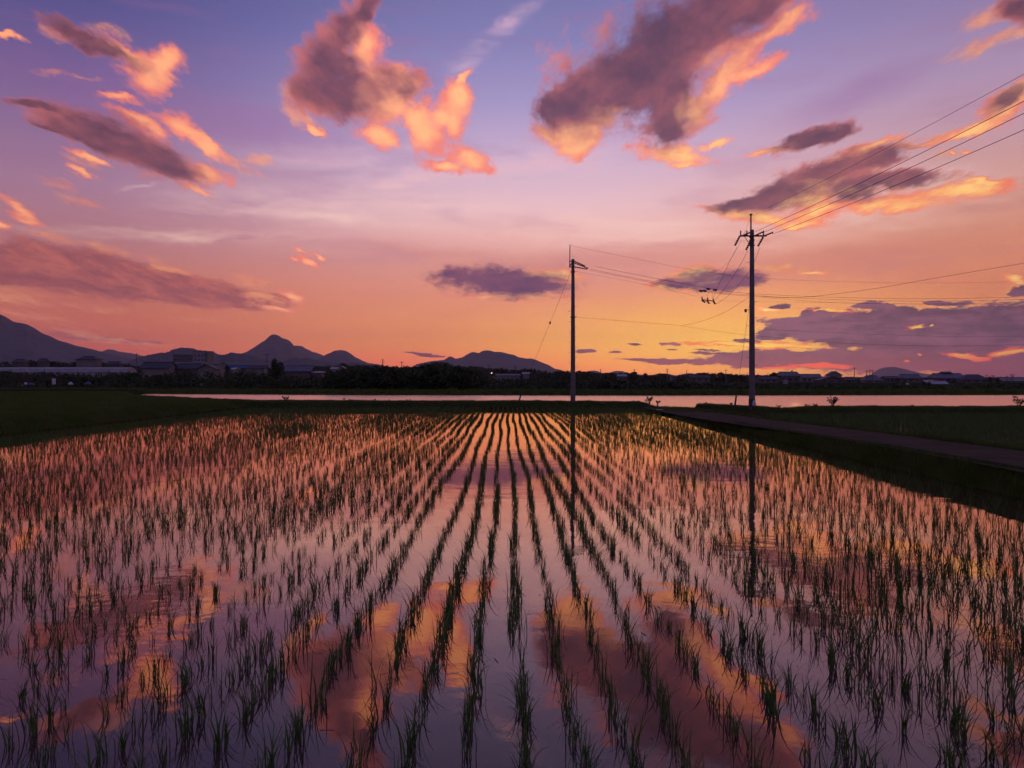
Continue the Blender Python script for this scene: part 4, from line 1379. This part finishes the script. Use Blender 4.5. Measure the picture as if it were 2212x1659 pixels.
wire([(2267, 1249, 53.2), (2480, 1266, 54.8), (2681, 1283, 56.4), (2850, 1308, 57.5), (2979, 1322, 58.5), (3300, 1350, 61), (3700, 1362, 64), (4140, 1354, 68)], 0.008, 'low telephone wire from the left pole past the right pole over the cloud bank')
wire([(2979, 1296, 58.5), (3300, 1310, 61), (3700, 1324, 64), (4140, 1324, 68)], 0.006, 'thin faint wire just above the low telephone wire right of the right pole')
wire([(2681, 1283, 56.4), (2760, 1266, 53), (2860, 1226, 48), (2954, 1166, 43.4)], 0.008, 'slack telephone wire climbing from the mid-span junction to the right pole')
JN = [((2903, 972, 43.4), (2868, 1040, 47), (2822, 1140, 53), (2806, 1176, 56.3), 'leftmost of three slack jumper wires from the right pole down to the hanging bar'),
      ((2944, 987, 43.4), (2905, 1060, 47), (2850, 1140, 53), (2814, 1183, 56.3), 'middle one of three slack jumper wires from the right pole down to the hanging bar'),
      ((2992, 974, 43.4), (2955, 1060, 47), (2880, 1152, 53), (2824, 1197, 56.3), 'rightmost of three slack jumper wires from the right pole down to the hanging bar')]
for a, b, c_, d, lb in JN:
    wire([a, b, c_, d], 0.009, lb)
wire([(2953, 862, 43.3), (2905, 975, 47), (2850, 1050, 52), (2797, 1073, 56.3)], 0.005, 'faint thin wire from the tip of the right pole to the thin ground wire')

hb = P(2792, 1180, 56.4)
t = empty('hanging_bar', hb, 'short bar with three drop insulators hanging on the wires between the poles', 'crossarm')
kx = 56.4 / FPX
MB().tube([Vector((-26 * kx, 0, 0)), Vector((14 * kx, 0, -5 * kx))], 0.035, 8).build('bar', M['steel'], t)
for (a, b, c_) in (((-28, 9), (-27, -3), (-16, -10)), ((-6, 7), (-5, -8), (0, -15)), ((16, 2), (18, -8), (24, -17))):
    MB().tube([Vector((a[0] * kx, 0, a[1] * kx)), Vector((b[0] * kx, 0, b[1] * kx)), Vector((c_[0] * kx, 0, c_[1] * kx)), Vector(((c_[0] + 6) * kx, 0, (c_[1] + 2) * kx))],
              [0.04, 0.075, 0.07, 0.03], 8).build('drop_insulator', M['porcelain'], t)
    insulator((a[0] * kx, 0, (a[1] - 2) * kx), (a[0] * kx, 0, (a[1] + 3) * kx), t, 0.05, 1, 'pin_insulator')
for (cx, cy, lb) in ((2760, 1145, 'leftmost dark clamp on the wires above the hanging bar'), (2775, 1145, 'blocky dark clamp, second from the left above the hanging bar'),
                     (2789, 1137, 'dark clamp on the upper wire above the hanging bar'), (2816, 1141, 'rightmost dark clamp on the wires above the hanging bar')):
    c0 = P(cx, cy, 56.4)
    tag(MB().tube([c0 + Vector((-0.15, 0, 0.03)), c0 + Vector((-0.11, 0, 0)), c0 + Vector((0.10, 0, -0.03)), c0 + Vector((0.14, 0, -0.02))], [0.02, 0.075, 0.08, 0.03], 8).build('wire_clamp', M['steel']), lb, 'clamp', 'clamps on the wires between the poles')
for (a, b, lb) in (((2744, 1146, 56.4), (2764, 1168, 56.4), 'small loose loop wire left of the hanging bar'), ((2791, 1150, 56.4), (2786, 1166, 56.4), 'short loop wire dropping to the middle of the hanging bar'),
                   ((2809, 1146, 56.4), (2808, 1178, 56.4), 'short wire dropping to the right end of the hanging bar')):
    m_ = ((a[0] + b[0]) / 2 - 5, (a[1] + b[1]) / 2 + 4, 56.4)
    wire([a, m_, b], 0.006, lb)


# distant poles
def far_pole(px, topy, D, arms, lb):
    tp = P(px, topy, D)
    t = empty('utility_pole', (tp.x, D, GZ0), lb, 'utility pole', 'distant utility poles on the skyline')
    h = tp.z - GZ0
    MB().tube([(0, 0, 0), (0, 0, h)], [0.20, 0.13], 8).build('pole_shaft', M['concrete'], t)
    for k in range(arms):
        MB().box(0, -0.2, h - 0.5 - 0.9 * k, 1.9 - 0.3 * k, 0.14, 0.14).build('crossarm', M['steel'], t)
    return t


far_pole(537, 1390, 300, 1, 'far pole above the roofs at the left foot of the wooded hill')
far_pole(1051, 1391, 260, 1, 'far pole in front of the pointed mountain, left of the big dark tree')
far_pole(1507, 1413, 300, 2, 'far pole with two crossarms on the skyline, the left one of two above the grove')
far_pole(1582, 1422, 310, 1, 'far pole on the skyline, the right one of two above the grove')
far_pole(1927, 1437, 340, 1, 'far pole rising from the trees under the middle of the mountain range')
far_pole(2030, 1441, 340, 1, 'far pole rising from the trees under the right slope of the mountain range')
far_pole(2365, 1453, 360, 1, 'far pole just right of the left power pole on the skyline')
far_pole(2498, 1452, 370, 1, 'far pole standing behind the widest round tree on the skyline')
far_pole(2627, 1450, 350, 2, 'far pole with a transformer-like arm midway between the two power poles')
far_pole(2704, 1456, 370, 0, 'bare far pole left of the right power pole on the skyline')
far_pole(2858, 1455, 360, 1, 'far pole nearest to the left of the right power pole')
far_pole(3364, 1445, 340, 1, 'tallest far pole, mast-like, among the houses on the right')
far_pole(3413, 1458, 350, 1, 'far pole, left one of three clustered beside the temple-like roof')
far_pole(3425, 1455, 352, 1, 'far pole, middle one of three clustered beside the temple-like roof')
far_pole(3435, 1456, 350, 2, 'far pole, right one of three clustered beside the temple-like roof')
far_pole(3884, 1474, 380, 1, 'far pole right of the dark hipped-roof farmhouse')
far_pole(3906, 1476, 380, 1, 'far pole, left one of the pair above the upright trees')
far_pole(3913, 1477, 382, 1, 'far pole, right one of the pair above the upright trees')
far_pole(3965, 1478, 380, 1, 'far pole, leftmost of the group near the right edge')
far_pole(3981, 1473, 380, 1, 'far pole, middle one of the group near the right edge')
far_pole(3989, 1472, 380, 2, 'far pole, rightmost of the group near the right edge')

# ------------------------------------------------------------------ small things
def weed(px, base_y, hpx, wpx, D, seed, label, n=40, group=None, name='weed', cat='weed'):
    r = np.random.default_rng(seed)
    b = P(px, base_y, D)
    h, wd = hpx / FPX * D, wpx / FPX * D
    t = empty(name, b, label, cat, group)
    mb = MB()
    tips = []
    for _ in range(n // 4):
        a = r.uniform(-1, 1)
        e = Vector((a * wd * 0.45, r.normal(0, wd * 0.15), h * r.uniform(0.55, 1.0)))
        m0 = Vector((a * wd * 0.15, 0, e.z * 0.5))
        mb.tube([(r.normal(0, 0.03), 0, -0.15), m0, e], [0.012, 0.009, 0.004], 4)
        tips.append(e)
        tips.append((m0 + e) / 2)
    mb.build('stem', M['bark'], t)
    V, F = leaf_quads(r, [tuple(v) for v in tips], [(wd * 0.09, wd * 0.09, h * 0.09)] * len(tips), n * 5, 0.02, 0.055)
    mesh_np('foliage', V, F, M['leaf'], t)


weed(3278, 1606, 44, 48, 43.6, 80, 'thin open bush with bare twigs against the bright river right of the right pole', 70, name='bush', cat='bush')
weed(4010, 1608, 46, 60, 45.5, 81, 'thin open bush against the river at the right edge', 70, name='bush', cat='bush')
weed(2505, 1590, 14, 30, 54.4, 82, 'low dark tussock on the river bank left of the reedy clump', 60, name='bush', cat='bush')
weed(2556, 1592, 30, 44, 54.0, 83, 'ragged reedy clump on the river bank between the poles', 60, name='bush', cat='bush')
weed(2590, 1592, 14, 26, 54.0, 84, 'small dark tussock right of the reedy clump on the river bank', 60, name='bush', cat='bush')
weed(1126, 1580, 20, 30, 57, 85, 'leafy tuft on the bank at the left end of the river', 50, name='bush', cat='bush')
weed(2878, 1597, 10, 14, 47.5, 86, 'tiny dark tuft left of the dark guard of the right pole', 30)
weed(3068, 1612, 16, 18, 42.8, 87, 'sparse grass stalks on the low bank just right of the right pole', 16)
for i, (x, h) in enumerate(((3170, 14), (3182, 12), (3206, 16), (3214, 18), (3240, 10), (3448, 10), (3592, 14), (3750, 9), (2420, 8), (2114, 12), (2022, 9), (1356, 12), (1380, 8), (1478, 10), (1530, 8), (1604, 9), (1617, 9), (1960, 7), (2780, 8))):
    yb = 1606 if x > 3100 else (1584 + (x - 2016) * 0.008)
    DD = 43.8 if x > 3100 else 54.6
    weed(x, yb, h, 10, DD, 100 + i, 'small weed sticking up from the river bank', 12, group='small weeds along the river bank')


def blob(name, px, py, D, sx, sy, sz, m_, label, cat, n=3, seed=1):
    c0 = P(px, py, D)
    bm = bmesh.new()
    bmesh.ops.create_icosphere(bm, subdivisions=n, radius=1.0)
    r = np.random.default_rng(seed)
    f1 = r.uniform(1, 3, 6)
    for v in bm.verts:
        k = 1 + 0.16 * math.sin(v.co.x * f1[0] * 2 + f1[1]) * math.sin(v.co.y * f1[2] * 2 + f1[3]) + 0.08 * math.sin(v.co.z * 7 + f1[4])
        v.co = Vector((v.co.x * sx * k, v.co.y * sy * k, max(v.co.z, -0.5) * sz * k))
    mb = MB()
    mb.bm.free()
    mb.bm = bm
    o = mb.build(name, m_, smooth=True)
    o.location = c0
    return tag(o, label, cat)


GD = 128.0
tk = empty('water_tank', P(212, 1502, 150), 'small white upright tank in the dark field at the left', 'tank')
MB().tube([(0, 0, -0.6), (0, 0, 0.55), (0, 0, 0.62)], [0.33, 0.33, 0.25], 16).build('body', M['white'], tk)
MB().tube([(0, 0, 0.62), (0, 0, 0.70)], 0.13, 12).build('lid', M['steel'], tk)
blob('covered_heap', 278, 1512, 140, 0.42, 0.4, 0.34, M['white'], 'rounded heap under a white cover in the left field, right of the white tank', 'heap', seed=3)
blob('covered_heap', 101, 1511, 140, 0.24, 0.3, 0.26, M['white'], 'small heap with a white cover, the leftmost in the left field', 'heap', seed=4)
blob('tarpaulin', 120, 1515, 141, 0.7, 0.5, 0.36, M['blue'], 'crumpled blue tarpaulin beside the leftmost white-covered heap', 'tarpaulin', seed=5)
blob('tarpaulin', 345, 1512, 141, 0.6, 0.5, 0.4, M['blue'], 'low blue tarpaulin right of the rounded white heap', 'tarpaulin', seed=6)
tn = empty('vegetable_frame', P(228, 1516, 138), 'pale arched plant frame between the white tank and the rounded white heap', 'plant frame')
for k in range(4):
    MB().tube([(-0.6 + 0.35 * k, -0.3, -0.5), (-0.5 + 0.35 * k, -0.15, 0.15 + 0.1 * k), (-0.3 + 0.35 * k, 0.1, 0.25 + 0.1 * k), (-0.2 + 0.35 * k, 0.3, -0.5)], 0.03, 6).build('hoop', M['drygrass'], tn)
blob('white_stone', 3478, 1618, 42.5, 0.06, 0.06, 0.07, M['white'], 'small pale stone in the grass of the dike right of the right pole', 'stone', seed=7)
tag(MB().box(P(2598, 1622, 46).x, 46, 0.17, 0.40, 0.16, 0.03, bevel=0.006).build('plank', M['white']), 'short pale plank lying at the left edge of the track by the paddy corner', 'plank')
tag(MB().box(P(2375, 1602, 52.6).x, 52.6, 0.34, 0.36, 0.12, 0.03, bevel=0.006).build('plank', M['wallp']), 'short dull plank on the bank right of the left pole', 'plank')
wt_ = empty('water_tank', P(3573, 1522, 275), 'small white tank beside the low dark tree in front of the gabled house', 'tank')
MB().tube([(0, 0, -0.2), (0, 0, 1.0), (0, 0, 1.2)], [0.55, 0.55, 0.35], 14).build('body', M['white'], wt_)
MB().tube([(0, 0, 1.2), (0, 0, 1.3)], 0.2, 10).build('lid', M['steel'], wt_)
wt_ = empty('water_tank', P(3092, 1506, 300), 'round pale tank in front of the grey tiled farmhouse', 'tank')
MB().tube([(0, 0, -0.6), (0, 0, 0.7), (0, 0, 1.1)], [0.9, 0.9, 0.5], 16).build('body', M['wallw'], wt_)
MB().tube([(0, 0, 1.1), (0, 0, 1.2)], 0.25, 10).build('lid', M['steel'], wt_)

lampm = bpy.data.materials.new('lamp_glow')
lampm.use_nodes = True
lampm.node_tree.nodes['Principled BSDF'].inputs['Emission Color'].default_value = (1.0, 0.72, 0.38, 1)
lampm.node_tree.nodes['Principled BSDF'].inputs['Emission Strength'].default_value = 4.0
for (lx, ly, lb) in ((1936, 1470, 'tiny lit lamp in the dark trees under the middle of the mountain range'),):
    lp = P(lx, ly, 330)
    lt = empty('street_lamp', (lp.x, 330, GZ0), lb, 'street lamp')
    MB().tube([(0, 0, 0), (0, 0, lp.z - GZ0 + 0.1), (0, -0.5, lp.z - GZ0 + 0.2)], 0.07, 6).build('post', M['steel'], lt)
    MB().box(0, -0.6, lp.z - GZ0 + 0.1, 0.45, 0.3, 0.22, bevel=0.03).build('lamp_head', lampm, lt)

# ------------------------------------------------------------------ haze
HAZE = 6.5e-5
if HAZE > 0:
    me = bpy.data.meshes.new('haze')
    bm = bmesh.new()
    bmesh.ops.create_cube(bm, size=1.0)
    bmesh.ops.scale(bm, vec=(24000, 13000, 620), verts=bm.verts)
    bmesh.ops.translate(bm, vec=(0, 4500, 307), verts=bm.verts)
    bm.to_mesh(me)
    bm.free()
    hm = bpy.data.materials.new('haze')
    hm.use_nodes = True
    hm.node_tree.nodes.clear()
    hv = hm.node_tree.nodes.new('ShaderNodeVolumePrincipled')
    hv.inputs['Color'].default_value = (0.84, 0.80, 0.96, 1)
    hv.inputs['Density'].default_value = HAZE
    hv.inputs['Anisotropy'].default_value = 0.5
    ho = hm.node_tree.nodes.new('ShaderNodeOutputMaterial')
    hm.node_tree.links.new(hv.outputs[0], ho.inputs['Volume'])
    me.materials.append(hm)
    o = bpy.data.objects.new('haze', me)
    COL.objects.link(o)
    tag(o, 'thin evening haze over the plain', 'haze', kind='stuff')
